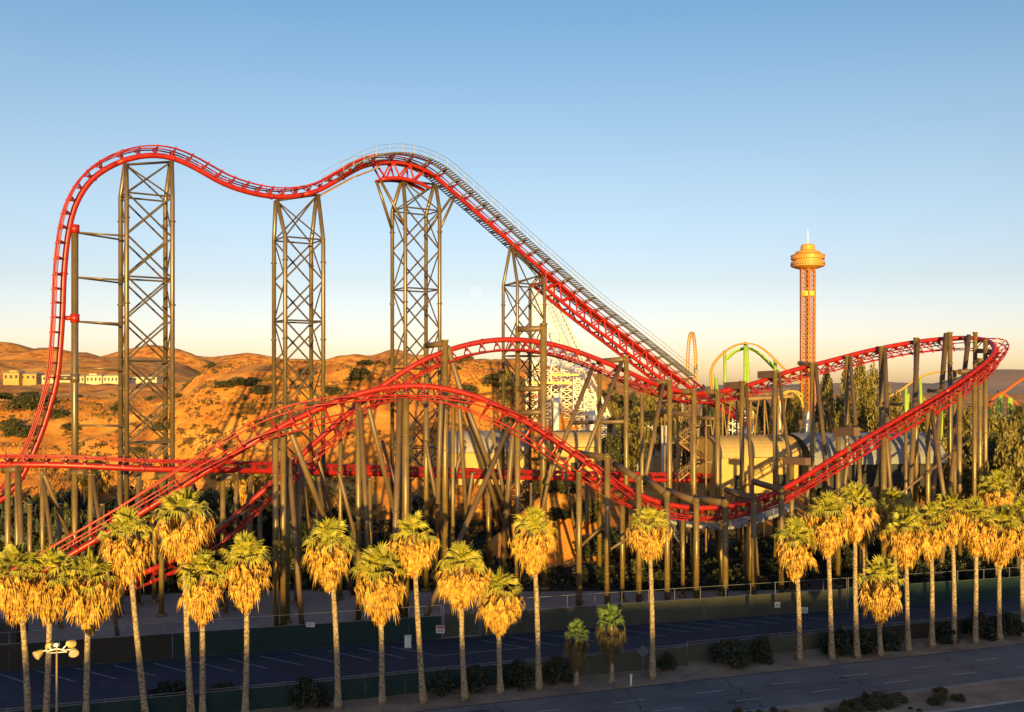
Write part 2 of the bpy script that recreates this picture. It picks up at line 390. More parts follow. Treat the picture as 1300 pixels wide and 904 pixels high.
# ------------------------------------------------------------------ foliage generators
def leaf_cloud(m, rnd, c, rad, n, size, flat=1.0):
    for _ in range(n):
        while True:
            d = V((rnd.uniform(-1, 1), rnd.uniform(-1, 1), rnd.uniform(-1, 1)))
            if .05 < d.length <= 1: break
        d = d * (.55 + .45 * rnd.random()) if d.length < .6 else d
        p = c + V((d.x * rad[0], d.y * rad[1], d.z * rad[2]))
        a = V((rnd.gauss(0, 1), rnd.gauss(0, 1), rnd.gauss(0, .8))).normalized(); b_ = a.orthogonal().normalized()
        b_ = (b_ * math.cos(rnd.random() * 6.3) + a.cross(b_) * math.sin(rnd.random() * 6.3))
        cc = a.cross(b_); s1, s2 = size * rnd.uniform(.6, 1.3), size * rnd.uniform(.35, .75)
        m.quad(p - b_ * s1, p - cc * s2, p + b_ * s1, p + cc * s2)
def tree_proto(seed, kind):
    """unit tree: height 1, used scaled; returns (trunk MB, crown MB)"""
    rnd = random.Random(seed); t = MB(); c = MB()
    if kind == 'conifer':
        t.tube([(0, 0, 0), (0, 0, .5), (.01, 0, .95)], [.022, .014, .004], 7)
        for k in range(64):
            z = .10 + .86 * k / 63; r = .17 * (1 - z) ** .75 + .015; a = rnd.random() * 6.28; rr = r * rnd.uniform(.35, .95)
            leaf_cloud(c, rnd, V((math.cos(a) * rr, math.sin(a) * rr, z)), (r * .5 + .012, r * .5 + .012, .045), 44, .014)
    elif kind == 'round':
        t.tube([(0, 0, 0), (.01, 0, .2), (.0, .01, .42)], [.03, .022, .014], 7)
        for k in range(7):
            a = k * .9 + rnd.random(); e = V((math.cos(a) * .22, math.sin(a) * .22, .5 + .3 * rnd.random()))
            t.tube([(0, 0, .22 + .03 * k), e * .6 + V((0, 0, .12)), e], [.014, .009, .003], 5)
        for k in range(46):
            while True:
                d = V((rnd.uniform(-1, 1), rnd.uniform(-1, 1), rnd.uniform(-1, 1)))
                if d.length <= 1: break
            ctr = V((d.x * .30, d.y * .30, .58 + d.z * .32)); q = rnd.uniform(.06, .115)
            leaf_cloud(c, rnd, ctr, (q, q, q * .8), 74, .023)
    elif kind == 'euca':
        t.tube([(0, 0, 0), (.01, .0, .3), (-.01, 0, .8)], [.022, .016, .005], 7)
        for k in range(9):
            a = k * 2.4; z = .25 + .07 * k; e = V((math.cos(a) * .16, math.sin(a) * .16, z + .12))
            t.tube([(0, 0, z - .06), e], [.009, .003], 5)
        for k in range(54):
            z = rnd.uniform(.22, .98); r = .20 * math.sin(min(1, (1.03 - z) * 1.7) * 1.57) * (.55 + .6 * rnd.random()); a = rnd.random() * 6.28
            q = rnd.uniform(.04, .08)
            leaf_cloud(c, rnd, V((math.cos(a) * r * 1.1, math.sin(a) * r * 1.1, z)), (q * 1.15, q * 1.15, q * 1.25), 66, .021)
    else:  # bush: no visible trunk, dense to the ground
        for k in range(5):
            a = k * 1.26; t.tube([(0, 0, 0), (math.cos(a) * .12, math.sin(a) * .12, .35), (math.cos(a) * .25, math.sin(a) * .25, .7)], [.03, .02, .008], 5)
        for k in range(40):
            while True:
                d = V((rnd.uniform(-1, 1), rnd.uniform(-1, 1), rnd.uniform(0, 1)))
                if d.length <= 1: break
            q = rnd.uniform(.12, .22)
            leaf_cloud(c, rnd, V((d.x * .48, d.y * .48, .08 + d.z * .72)), (q, q, q), 60, .05)
    return t, c
PROTO = {}
def proto_mesh(seed, kind):
    k = (seed, kind)
    if k not in PROTO:
        out = []
        for m in tree_proto(seed, kind):
            me = bpy.data.meshes.new(kind); me.from_pydata([tuple(x) for x in m.v], [], m.f); out.append(me)
        PROTO[k] = out
    return PROTO[k]
LEAFVAR = {}
def plant(name, kind, seed, loc, h, wd, material, label, cat, group=None, crown='crown', stem='trunk'):
    tm, cm = proto_mesh(seed, kind)
    key = (seed, kind, material.name)
    if key not in LEAFVAR:
        c2 = cm.copy(); c2.materials.clear(); c2.materials.append(material); t2 = tm.copy(); t2.materials.clear(); t2.materials.append(TBARK); LEAFVAR[key] = (t2, c2)
    t2, c2 = LEAFVAR[key]
    r = thing(name, loc, label, cat, group)
    r.scale = (wd, wd, h); r.rotation_euler = (0, 0, random.random() * 6.28)
    for nm, me in ((stem, t2), (crown, c2)):
        o = bpy.data.objects.new(nm, me); COL.objects.link(o); o.parent = r
    return r

# ------------------------------------------------------------------ palms
def fan_leaf(m, rnd, base, d, pet, rad, nseg=12, droop=.35, spread=1.25):
    d = d.normalized(); side = d.cross(V((0, 0, 1)))
    if side.length < .1: side = V((1, 0, 0))
    side.normalize(); up = side.cross(d)
    tw = rnd.uniform(-.5, .5); side2 = side * math.cos(tw) + up * math.sin(tw); up2 = side2.cross(d)
    hub = base + d * pet - V((0, 0, .12 * pet))
    m.quad(base - side * .03, base + side * .03, hub + side * .02, hub - side * .02)
    for k in range(nseg):
        a = (k / (nseg - 1) - .5) * 2 * spread + rnd.uniform(-.05, .05)
        dd = d * math.cos(a) + side2 * math.sin(a)
        L = rad * (1 - .22 * abs(a) / spread) * rnd.uniform(.85, 1.1)
        mid = hub + dd * L * .58 + up2 * .06
        tip = hub + dd * L - V((0, 0, droop * L * rnd.uniform(.5, 1.4)))
        wv = dd.cross(up2).normalized() * (L * .58 * 2 * spread / (nseg - 1) * .52)
        fold = up2 * .05
        m.quad(hub, mid - wv + fold * -.4, tip, mid + fold); m.quad(hub, mid + fold, tip, mid + wv - fold * .4)
def dead_leaf(m, rnd, a, z0, r0, r1, L):
    d = V((math.cos(a), math.sin(a), 0)); sd_ = V((-d.y, d.x, 0))
    p0 = V((0, 0, z0)) + d * r0; p1 = V((0, 0, z0 - .10 + rnd.uniform(-.1, .1))) + d * r1
    m.quad(p0 - sd_ * .03, p0 + sd_ * .03, p1 + sd_ * .02, p1 - sd_ * .02)
    n = rnd.randint(5, 8)
    for k in range(n):
        off = (k / (n - 1) - .5) * .75 + rnd.uniform(-.08, .08)
        l = L * rnd.uniform(.65, 1.1); wv = rnd.uniform(.035, .075)
        q = p1 + sd_ * off * .45 + d * rnd.uniform(-.02, .14) - V((0, 0, l * .42))
        t = p1 + sd_ * off * .75 + d * rnd.uniform(-.22, .12) - V((0, 0, l))
        tw = rnd.uniform(-1, 1); wd = sd_ * math.cos(tw) + d * math.sin(tw)
        m.quad(p1, q - wd * wv, t, q + wd * wv)
def palm_meshes(seed, young=False):
    rnd = random.Random(seed); c, s = MB(), MB()
    n = rnd.randint(28, 38); fat = rnd.uniform(.85, 1.15); long_ = rnd.uniform(.85, 1.12)
    for k in range(n):
        el = R(87 - 88 * (k / n) ** 1.05 + rnd.uniform(-11, 11)); a = k * 2.39996 + rnd.uniform(-.4, .4)
        d = V((math.cos(a) * math.cos(el), math.sin(a) * math.cos(el), math.sin(el)))
        fan_leaf(c, rnd, V((0, 0, rnd.uniform(-.3, .15))), d, rnd.uniform(.65, 1.4), rnd.uniform(.85, 1.35), 12, .08 + .5 * (k / n))
    # dying fans that hang loose below the green ones
    for k in range(20):
        el = R(rnd.uniform(-62, -8)); a = rnd.random() * 6.283
        d = V((math.cos(a) * math.cos(el), math.sin(a) * math.cos(el), math.sin(el)))
        fan_leaf(s, rnd, V((0, 0, rnd.uniform(-.9, -.1))), d, rnd.uniform(.9, 1.5), rnd.uniform(.8, 1.15), 10, .55 + .5 * rnd.random(), 1.0)
    prof = [(-3.35, .42), (-2.8, .58), (-2.2, .80 * fat), (-1.7, 1.15 * fat), (-1.0, 1.6 * fat), (-.4, 1.65 * fat), (.1, 1.35)]
    for k in range(185):
        u = rnd.random() ** .9
        z = .05 - 2.9 * u * long_; rr = lerp_tab([(p_[0] + .45, p_[1]) for p_ in prof], z) * rnd.uniform(.40, 1.22)
        L = rnd.uniform(.7, 1.35) if z > -2.3 else rnd.uniform(.5, .8)
        dead_leaf(s, rnd, rnd.random() * 6.283, z, .2, rr, L)
    for k in range(130):
        a = rnd.random() * 6.283; z = rnd.uniform(-3.2 * long_, -1.4); d = V((math.cos(a), math.sin(a), 0)); sd_ = V((-d.y, d.x, 0)); r_ = lerp_tab(prof, z) * rnd.uniform(.6, .85)
        p0 = V((0, 0, z)) + d * r_; q = p0 - V((0, 0, rnd.uniform(.4, .85))) - d * rnd.uniform(.02, .2)
        wv = rnd.uniform(.05, .12); md = (p0 + q) / 2 + d * .05
        s.quad(p0, md - sd_ * wv, q, md + sd_ * wv)
    return c, s
PALM = []
for sd_i in range(9):
    c, s = palm_meshes(100 + sd_i); row = []
    for nm, m in (('frond_crown', c), ('dead_frond_skirt', s)):
        me = bpy.data.meshes.new(nm); me.from_pydata([tuple(x) for x in m.v], [], m.f); row.append(me)
    PALM.append(row)
for row in PALM: row[0].materials.append(FROND); row[1].materials.append(DEAD)
YPALM = []
for me in (PALM[0][0], PALM[0][1]): YPALM.append(me.copy())
YPALM[0].materials.clear(); YPALM[0].materials.append(FRONDG); YPALM[1].materials.clear(); YPALM[1].materials.append(DEADG)
def palm(px, ytop, ybot, bx, by, label, width=1.0, young=False, Y=None, group='fan palms along the street', i=[0]):
    i[0] += 1; k = i[0]
    base = G(bx, by) if Y is None else V(((bx - CX) / F * Y, Y, gz((bx - CX) / F * Y, Y)))
    Yb = base.y
    s = (ybot - ytop) * Yb / F / 5.2; width *= 1.04
    apex = P(px, ytop, Yb); apex.z -= 1.85 * s
    r = thing('fan_palm', base, label, 'palm tree', group)
    m = MB(); n = 22; rel = apex - base; rn = random.Random(k)
    pts, rs = [], []
    for q in range(n + 1):
        t = q / n; bend = math.sin(t * math.pi) * .12
        pts.append(V((rel.x * t ** 1.15 + bend * math.sin(k), rel.y * t + bend * math.cos(k), rel.z * t)))
        rs.append((.165 + .17 * math.exp(-t * 16) + .07 * (1 - t)) * (.95 + .1 * rn.random()) * (1 if not young else .8))
    m.tube([base + p_ for p_ in pts], rs, 12); m.build('trunk', BARK, r)
    src = YPALM if young else PALM[(k * 4) % 9]
    for nm, me in (('frond_crown', src[0]), ('dead_frond_skirt', src[1])):
        o = bpy.data.objects.new(nm, me); COL.objects.link(o); o.parent = r; o.location = rel
        o.scale = (s * width, s * width, s); o.rotation_euler = (0, 0, k * 1.7)
    return r
lb = lambda x: 943 - .1033 * x
PALMS = [
 (22, 690, 785, 36, lb(22), 'shaggy fan palm at the very left edge of the photo'),
 (64, 694, 788, 57, lb(62) , 'fan palm whose trunk stands directly behind the twin lamp pole'),
 (114, 698, 795, 109, lb(113), 'broad fan palm just right of the street lamp heads'),
 (162, 645, 735, 186, lb(185), 'leaning fan palm with its trunk tilted to the right, foot behind the left fence'),
 (233, 618, 712, 243, lb(243), 'tallest fan palm of the left clump, crown against the low red track'),
 (257, 700, 785, 257, lb(257), 'short fan palm growing right under the tallest crown of the left clump'),
 (312, 678, 766, 311, lb(311), 'fan palm with pale foot, last on the right of the left clump'),
 (418, 657, 742, 429, lb(429), 'slim fan palm standing alone before the thick left support columns'),
 (482, 690, 784, 485, 893, 'stout wide fan palm with whitewashed foot, first right of a slim lone palm'),
 (525, 652, 728, 537, 892, 'tall narrow fan palm beside the long dark diagonal strut'),
 (586, 688, 772, 590, 887, 'fan palm in front of the mesh gate of the car park'),
 (634, 722, 800, 635, 879, 'smallest golden fan palm, standing right of the mesh gate'),
 (677, 645, 723, 684, 875, 'tall straight fan palm in front of the lit soil bank'),
 (823, 640, 710, 828, 861, 'tall fan palm standing alone in front of the curved platform'),
 (1009, 657, 730, 1015, 838, 'fan palm right of the red valley track, next to the white fence sign'),
 (1050, 625, 699, 1056, 836, 'tall fan palm, left of the pair below the rising red track'),
 (1086, 612, 682, 1088, 835, 'tall fan palm, right of the pair below the rising red track'),
 (1118, 708, 784, 1118, 832, 'short squat fan palm among the tall ones on the right'),
 (1150, 643, 717, 1153, 827, 'fan palm just right of the short squat palm'),
 (1181, 636, 708, 1183, 821, 'fan palm second to the right of the short squat palm'),
 (1207, 622, 688, 1211, 817, 'tallest fan palm of the right group, before the turn of the red track'),
 (1239, 632, 700, 1238, 816, 'fan palm under the right bend, third from the right edge'),
 (1270, 640, 716, 1269, 812, 'fan palm second from the right edge of the photo'),
 (1299, 630, 702, 1299, 808, 'fan palm cut by the right edge of the photo'),
]
for a in PALMS: palm(*a)
palm(732, 788, 846, 732, 870, 'young green fan palm, the smaller and left one of the shaded pair', .78, True)
palm(776, 768, 834, 776, 866, 'young green fan palm, the larger and right one of the shaded pair', .80, True)
# palms farther back, between the tracks
BP = [(313, 583, 640, 118, 'fan palm behind the low red track, right of the tallest palm'), (352, 592, 640, 128, 'small fan palm behind the left pair of thick columns'), (120, 575, 632, 124, 'fan palm in the shade under the low red track on the left'),
      (398, 596, 645, 130, 'small fan palm behind the descending inner red track'), (1265, 598, 660, 118, 'fan palm behind the right street palms, before the dense tree'), (1135, 618, 680, 112, 'bushy fan palm behind the squat palm'), (1095, 640, 690, 110, 'fan palm half hidden behind the right hand pair of palms')]
for px, yt, yb, Y, l in BP: palm(px, yt, yb, px + 2, 0, l, Y=Y, group='fan palms behind the tracks')

# ------------------------------------------------------------------ roller coaster
YL = lambda px: 148.8 / (1 - .64 * (px - CX) / F)      # depth of the vertical plane of the big hill
AL = V((.845, .535, 0)); CR = V((.535, -.845, 0))        # along it, and across it towards the camera
CO = thing('roller_coaster', (0, 120, 0), 'big red steel roller coaster on khaki columns with tall lift hill and drop', 'roller coaster')
def sample_track(ctrl, step=.9, side_fixed=None):
    pts = [V((*P(c[0], c[1], c[2]), 0)) for c in ctrl]
    out4 = []
    ctrl4 = [V((p.x, p.y, p.z, math.radians(c[3]))) for p, c in zip(pts, ctrl)]
    ext = [ctrl4[0] * 2 - ctrl4[1]] + ctrl4 + [ctrl4[-1] * 2 - ctrl4[-2]]
    idx = []
    for i in range(1, len(ext) - 2):
        p0, p1, p2, p3 = ext[i - 1:i + 3]; n = max(2, int((p2 - p1).to_3d().length / step)); idx.append(len(out4))
        for k in range(n):
            t = k / n
            out4.append(.5 * ((2 * p1) + (p2 - p0) * t + (2 * p0 - 5 * p1 + 4 * p2 - p3) * t * t + (3 * p1 - p0 - 3 * p2 + p3) * t ** 3))
    idx.append(len(out4)); out4.append(ctrl4[-1])
    for _ in range(2):
        out4 = [out4[0]] + [(out4[i - 1] + out4[i] * 2 + out4[i + 1]) / 4 for i in range(1, len(out4) - 1)] + [out4[-1]]
    fr = []
    for i, p in enumerate(out4):
        t = (out4[min(i + 1, len(out4) - 1)] - out4[max(i - 1, 0)]).to_3d().normalized()
        s = side_fixed.copy() if side_fixed else t.cross(V((0, 0, 1))).normalized()
        n = s.cross(t).normalized(); r = p.w
        n2 = n * math.cos(r) + s * math.sin(r); s2 = t.cross(n2).normalized()
        fr.append((p.to_3d(), t, n2, s2))
    return fr, idx
def track_part(fr, label, noff=1.05, spine=.34, tie_every=2, rails=((.75, 0), (1.40, -.12))):
    m = MB(); m.tube([f[0] for f in fr], spine, 10); 
    for i in range(1, len(fr) - 1, tie_every):
        p, t, n, s = fr[i]
        lw = rails[-1][0]
        m.tube([p + n * .2, p + n * (noff - .22) + s * (lw + .05), p + n * (noff + .10) + s * (lw + .05)], .085, 4)
        m.tube([p + n * .2, p + n * (noff - .22) - s * (lw + .05), p + n * (noff + .10) - s * (lw + .05)], .085, 4)
        m.tube([p + n * (noff - .2) + s * lw, p + n * (noff - .2) - s * lw], .075, 4)
        m.box(p + n * .42, .10, .32, .30, t, s, n)
        if (i // tie_every) % 7 == 3: m.tube([p + t * .12, p + t * .30], spine * 1.28, 10)
    sp = m.build('track', RED, CO)
    if label: sp['label'] = label
    for l, dn in rails:
        for sg in (-1, 1):
            m = MB(); m.tube([f[0] + f[2] * (noff + dn) + f[3] * l * sg for f in fr], .088, 6); m.build('rail', RED, sp)
    return sp
# --- big hill: drop, hump, lift
hill = [(-45, 655), (-5, 640), (24, 612), (40, 580), (55, 543), (65, 510), (73, 478), (79, 404), (81, 350), (86, 300), (94, 265), (106, 241), (124, 221), (156, 204), (188, 197), (218, 200), (248, 213), (283, 233), (319, 245), (350, 250), (376, 249),
        (402, 243), (433, 226), (458, 212), (483, 206), (512, 207), (545, 219), (572, 241), (601, 266), (634, 295), (662, 320), (690, 344), (737, 384), (786, 422), (832, 458), (860, 480), (900, 511), (950, 540)]
fr, ix = sample_track([(x, y, YL(x), 0) for x, y in hill], .8, CR)
def near_idx(px):
    best = min(range(len(fr)), key=lambda i: abs(CX + F * fr[i][0].x / fr[i][0].y - px) + (0 if i > 20 else 0)); return best
i1, i2, i3 = near_idx(150), near_idx(385), near_idx(470)
track_part(fr[:i1 + 1], 'steep red first drop falling at the left')
track_part(fr[i1:i2 + 1], 'red hump over the leftmost lattice tower')
track_part(fr[i2:i3 + 1], 'red dip climbing to the crest of the lift hill')
iend = len(fr) - 1
track_part(fr[i3:iend + 1], 'red lift hill track with walkways on both sides', tie_every=3)
# walkways along the lift
lift = fr[near_idx(428):near_idx(866)]
for sg, lab in ((1, 'grey lift walkway on the near side'), (-1, 'grey lift walkway on the far side')):
    m = MB(); a, c = 1.75, 3.5
    for i in range(len(lift) - 1):
        for k in range(2):
            p = lift[i][0].lerp(lift[i + 1][0], k / 2); _, t, n, s = lift[i]; s = s * -sg
            m.box(p + n * .72 + s * (a + c) / 2, .10, (c - a) / 2, .03, t, s, n)
        p, t, n, s = lift[i]
    for e in (a, c): m.tube([f[0] + f[2] * .66 + f[3] * (-sg) * e for f in lift], .07, 4)
    for i in range(0, len(lift), 3):
        p, t, n, s = lift[i]; s = s * -sg
        m.tube([p + n * .1, p + n * .58 + s * c], .10, 4); m.tube([p - n * .3, p + n * .56 + s * c * .75], .07, 4)
    wk = m.build('lift_walkway', GRATE, CO); wk['label'] = lab
    m = MB()
    for h in (1.25, 1.8): m.tube([f[0] + f[2] * h + f[3] * (-sg) * c for f in lift], .035, 4)
    for i in range(0, len(lift), 2):
        p, t, n, s = lift[i]; s = s * -sg; m.tube([p + n * .7 + s * c, p + n * .7 + s * c + V((0, 0, 1.15)) * 1.0], .035, 4)
    m.build('handrail', GALV, wk)
# red truss under the lower lift and girder under the crest
def truss(frs, depth, wd, label, every=3, chord=.27, web=.15):
    m = MB()
    for sg in (-1, 1):
        m.tube([f[0] - f[2] * depth + f[3] * wd * sg for f in frs], chord, 8)
        m.tube([f[0] - f[2] * .15 + f[3] * (wd * .6) * sg for f in frs], chord * .8, 8)
        for i in range(0, len(frs) - every, every):
            (p, t, n, s), (p2, t2, n2, s2), (pm, tm, nm, s_m) = frs[i], frs[i + every], frs[i + every // 2]
            a, b_ = p - n * .1 + s * wd * .6 * sg, p2 - n2 * .1 + s2 * wd * .6 * sg; c = pm - nm * depth + s_m * wd * sg
            m.tube([a, c], web, 5); m.tube([c, b_], web, 5)
    for i in range(0, len(frs) - every, every):
        (p, t, n, s), (p2, t2, n2, s2) = frs[i], frs[i + every]
        m.tube([p - n * depth + s * wd, p - n * depth - s * wd], web, 5); m.tube([p - n * depth + s * wd, p2 - n2 * depth - s2 * wd], web * .8, 5)
    o = m.build('lift_truss', REDT, CO); o['label'] = label
truss(fr[near_idx(690):near_idx(872)], 2.5, 1.1, 'deep red lattice truss under the lower lift', 4)
truss(fr[near_idx(474):near_idx(556)], 2.4, .9, 'red lattice girder under the crest', 3)
m = MB()
for a, c in ((near_idx(404), near_idx(446)), (near_idx(446), near_idx(474))):
    (p, t, n, s), (p2, t2, n2, s2) = fr[a], fr[c]
    d = (p2 - p).normalized(); mid = (p + p2) / 2 - n * .75; m.box(mid, (p2 - p).length / 2, 1.3, .09, d, s, d.cross(s))
o = m.build('maintenance_platform', WOOD, CO)

# --- lattice towers
def tower(pxc, along, cross, top_pts, z_bend, panel, label, extra=None, legr=.28):
    c0 = P(pxc, 0, YL(pxc)); c0.z = 0
    m = MB(); legs = []
    for sa in (-1, 1):
        for sc in (-1, 1):
            legs.append((sa, sc, c0 + AL * along / 2 * sa + CR * cross / 2 * sc))
    zb = z_bend
    def pt(sa, sc, z):
        return c0 + AL * along / 2 * sa + CR * cross / 2 * sc + V((0, 0, z))
    z = zb; lv = []
    while z > 2: lv.append(z); z -= panel
    flip = 0
    for z0, z1 in zip(lv, lv[1:]):
        flip ^= 1
        for sc in (-1, 1):
            m.tube([pt(-1, sc, z0), pt(1, sc, z1)], .12, 5); m.tube([pt(1, sc, z0), pt(-1, sc, z1)], .12, 5)
        for sa in (-1, 1):
            m.tube([pt(sa, -1 if flip else 1, z0), pt(sa, 1 if flip else -1, z1)], .10, 5)
        if flip:
            for sc in (-1, 1): m.tube([pt(-1, sc, z0), pt(1, sc, z0)], .12, 5)
            for sa in (-1, 1): m.tube([pt(sa, -1, z0), pt(sa, 1, z0)], .11, 5)
    for sa in (-1, 1):                               # head bracing
        t = top_pts[sa]
        m.tube([pt(-sa, 1, zb), t], .11, 5); m.tube([pt(-sa, -1, zb), t], .11, 5)
        m.tube([t, top_pts[-sa]], .16, 6)
    tw = m.build('lattice_tower', BRACE, CO); tw['label'] = label
    for sa, sc, b0 in legs:
        m = MB(); m.tube([pt(sa, sc, -.5), pt(sa, sc, zb), top_pts[sa] + CR * .25 * sc], legr, 10)
        z = zb - 3
        while z > 3: m.tube([pt(sa, sc, z - .09), pt(sa, sc, z + .09)], legr * 1.4, 10); z -= 10.2
        m.build('leg', KHAKI2, tw)
    if extra: extra(pt, tw)
    return pt
def under(px, d=.5):
    p, t, n, s = fr[near_idx(px)]; return p - n * d
zt = lambda py, px: H - (py - HY) / F * YL(px)
pt1 = tower(186, 5.3, 3.6, {-1: under(156), 1: under(217)}, zt(250, 186), 5.0, 'lattice tower under the leftmost red hump')
pt2 = tower(379, 5.2, 4.4, {-1: under(350), 1: under(401)}, zt(305, 379), 5.4, 'lattice tower under the red dip')
def outrig(pt, tw):
    zz = zt(292, 528)
    for sc in (-1, 1):
        m = MB(); m.tube([pt(-1, sc, zz), under(478, 2.4) + CR * .6 * sc], .22, 8); m.build('outrigger', KHAKI2, tw)
        m = MB(); m.tube([pt(1, sc, zz), under(577, .7) + CR * .6 * sc], .2, 8); m.build('outrigger', KHAKI2, tw)
pt3 = tower(528, 5.4, 4.2, {-1: under(512, 2.4), 1: under(556, 1.0)}, zt(268, 528), 5.6, 'lattice tower under the crest of the lift hill', outrig)
pt4 = tower(665, 4.9, 4.0, {-1: under(650, .5), 1: under(690, .9)}, zt(362, 665), 5.4, 'lattice tower under the middle of the lift slope', legr=.25)
# single mast beside the drop, tied to the first tower
mp = P(95, 292, YL(95)); 
m = MB(); m.tube([V((mp.x, mp.y, -.5)), mp + V((0, 0, .6))], .40, 12)
mast = m.build('drop_mast', KHAKI2, CO)
for py in (293, 408, 485):
    m = MB(); tr = min(fr[:i1], key=lambda f: abs(f[0].z - zt(py, 95)))[0]; q = V((mp.x, mp.y, tr.z))
    m.tube([q, tr + V((.3, .2, 0))], .28, 8); m.tube([q - V((0, 0, .5)), q + V((0, 0, .5))], .52, 12); m.build('track_bracket', RED if py != 485 else KHAKI2, mast)
for py in (295, 352, 408, 467, 540):
    z = zt(py, 95)
    for sc in (-1, 1):
        m = MB(); m.tube([V((mp.x, mp.y, z)), pt1(-1, sc, z - .2)], .12, 6); m.build('tie_bar', KHAKI2, mast)

# --- the long inner hump, banked turn and front hump: one continuous track
MF = [(-60, 752, 112, 180), (20, 752, 112, 180), (90, 748, 111, 180), (150, 738, 110, 180), (205, 718, 109, 180), (265, 683, 108, 180), (340, 618, 110, 180), (400, 562, 112.5, 180), (450, 518, 114.5, 180), (500, 480, 116, 180), (545, 454, 117.5, 180), (600, 436, 119.5, 180), (650, 431, 121, 180), (700, 437, 123, 180),
      (740, 449, 124.5, 180), (790, 469, 126.5, 180), (830, 487, 129, 180), (875, 499, 131.5, 180), (915, 497, 134, 180), (960, 486, 136, 180), (1000, 472, 138, 180), (1050, 459, 140, 185), (1100, 446, 142, 190), (1150, 436, 144, 195),
      (1198, 430, 145.5, 205), (1234, 429, 145.2, 220), (1257, 434, 141.5, 232), (1262, 446, 137, 235), (1252, 460, 133.5, 235), (1233, 475, 130.8, 232), (1200, 498, 128, 230), (1150, 527, 125.3, 228), (1100, 556, 122.7, 225),
      (1050, 587, 120.2, 222), (1010, 612, 118.2, 215), (980, 628, 117, 208), (940, 640, 116, 200), (900, 645, 115, 195), (860, 643, 114, 195), (825, 634, 113, 200), (790, 617, 112, 215), (750, 591, 111, 228), (700, 557, 110, 232),
      (650, 525, 108.7, 225), (600, 502, 107.5, 205), (550, 491, 106.3, 190), (515, 490, 105.5, 190), (480, 494, 104.5, 200), (440, 505, 103.5, 225), (400, 521, 102.5, 262), (350, 545, 101, 300), (300, 575, 100, 325), (250, 606, 98.6, 338),
      (200, 638, 97.3, 342), (150, 669, 96.2, 345), (100, 698, 95.2, 345), (50, 728, 94.2, 345), (0, 756, 93.3, 345), (-60, 786, 92.3, 345)]
fm, jx = sample_track(MF, .85)
k1, k2, k3, k4 = jx[17], jx[24], jx[30], jx[41]
track_part(fm[:k1 + 1], 'inner red hump crossing behind the front hump', 1.36, .32)
track_part(fm[k1:k2 + 1], 'red track rising from the valley to the right', 1.36, .32)
track_part(fm[k2:k3 + 1], 'banked red turn at the far right', 1.36, .32)
track_part(fm[k3:k4 + 1], 'red track falling from the turn into the front valley', 1.36, .32)
track_part(fm[k4:], 'front red hump in the middle foreground', 1.36, .32)
LOW = [(-70, 589, 103, 0), (0, 590, 103, 0), (60, 590, 103.5, 0), (120, 592, 104.5, 0), (180, 595, 106, 0), (240, 596, 108, 0), (300, 597, 111, 0), (345, 598, 114, 0), (420, 600, 119, 0), (500, 602, 125, 0), (600, 605, 132, 0), (700, 607, 138, 0), (800, 609, 143, 0), (900, 610, 147, 0)]
fl, lx = sample_track(LOW, .9)
track_part(fl, 'low level red track running left to right behind the palms', .95, .34)

# --- columns, beams and struts
YMt = sorted((c[0], c[2]) for c in MF[4:25]); YFt = sorted((c[0], c[2]) for c in MF[29:])
YM = lambda px: lerp_tab(YMt, px); YF = lambda px: lerp_tab(YFt, px)
def colm(px, ytop, Y, r=.42, mt=KHAKI, name='support_column'):
    r *= .73; t = P(px, ytop, Y); m = MB(); m.tube([V((t.x, t.y, -.3)), t], r, 14)
    z = t.z - 4.5
    m.tube([t - V((0, 0, .12)), t + V((0, 0, .05))], r * 1.22, 14)
    while z > 2.5:
        m.tube([V((t.x, t.y, z - .08)), V((t.x, t.y, z + .08))], r * 1.24, 14); z -= 8.5
    m.tube([V((t.x, t.y, -.1)), V((t.x, t.y, .35))], r * 1.9, 14)
    return m.build(name, mt, CO)
def beam(par, a, b_, r=.36, mt=KHAKIB):
    m = MB(); m.tube([a, b_], r, 12); d = (b_ - a).normalized()
    for e in (a + d * .1, b_ - d * .1): m.tube([e - d * .08, e + d * .08], r * 1.25, 12)
    return m.build('crossbeam', mt, par)
def strut(par, a, b_, r=.30, mt=KHAKIB):
    r *= .80; m = MB(); m.tube([a, b_], r, 10); mid = a.lerp(b_, .5); d = (b_ - a).normalized(); m.tube([mid - d * .08, mid + d * .08], r * 1.3, 10)
    return m.build('strut', mt, par)
def boxbeam(par, a, b_, hh=.5):
    m = MB(); d = (b_ - a).normalized(); s = d.cross(V((0, 0, 1))).normalized(); m.box((a + b_) / 2, (b_ - a).length / 2, .45, hh, d, s, s.cross(d)); return m.build('crossbeam', BROWN, par)
def gnd(px, Y): x = (px - CX) / F * Y; return V((x, Y, -.2))
# front valley: columns nearer than the track with arms reaching over it
for px, yt, ax, ay in ((771, 579, 736, 576), (811, 607, 779, 588), (847, 626, 818, 606), (884, 635, 845, 622), (921, 637, 881, 632), (957, 631, 920, 622), (992, 620, 955, 611)):
    Y = YF(px); c = colm(px, yt, Y - 2.6, .44); beam(c, P(px, yt + 2, Y - 2.6), P(ax, ay, Y + 2.2), .38)
    t2 = P(ax + 6, ay + 6, Y + 2.0)
for px, yt in ((736, 582), (812, 640), (885, 660), (915, 665), (790, 640), (953, 660), (867, 655)):
    colm(px, yt, YF(px) + 2.6, .36)
c = colm(735, 600, YF(735) - 2.0, .42)
strut(c, P(738, 693, YF(735) - 2), P(769, 664, YF(770) - 2.4), .2); strut(c, P(771, 700, YF(770) - 2.5), P(808, 676, YF(811) - 2.5), .2)
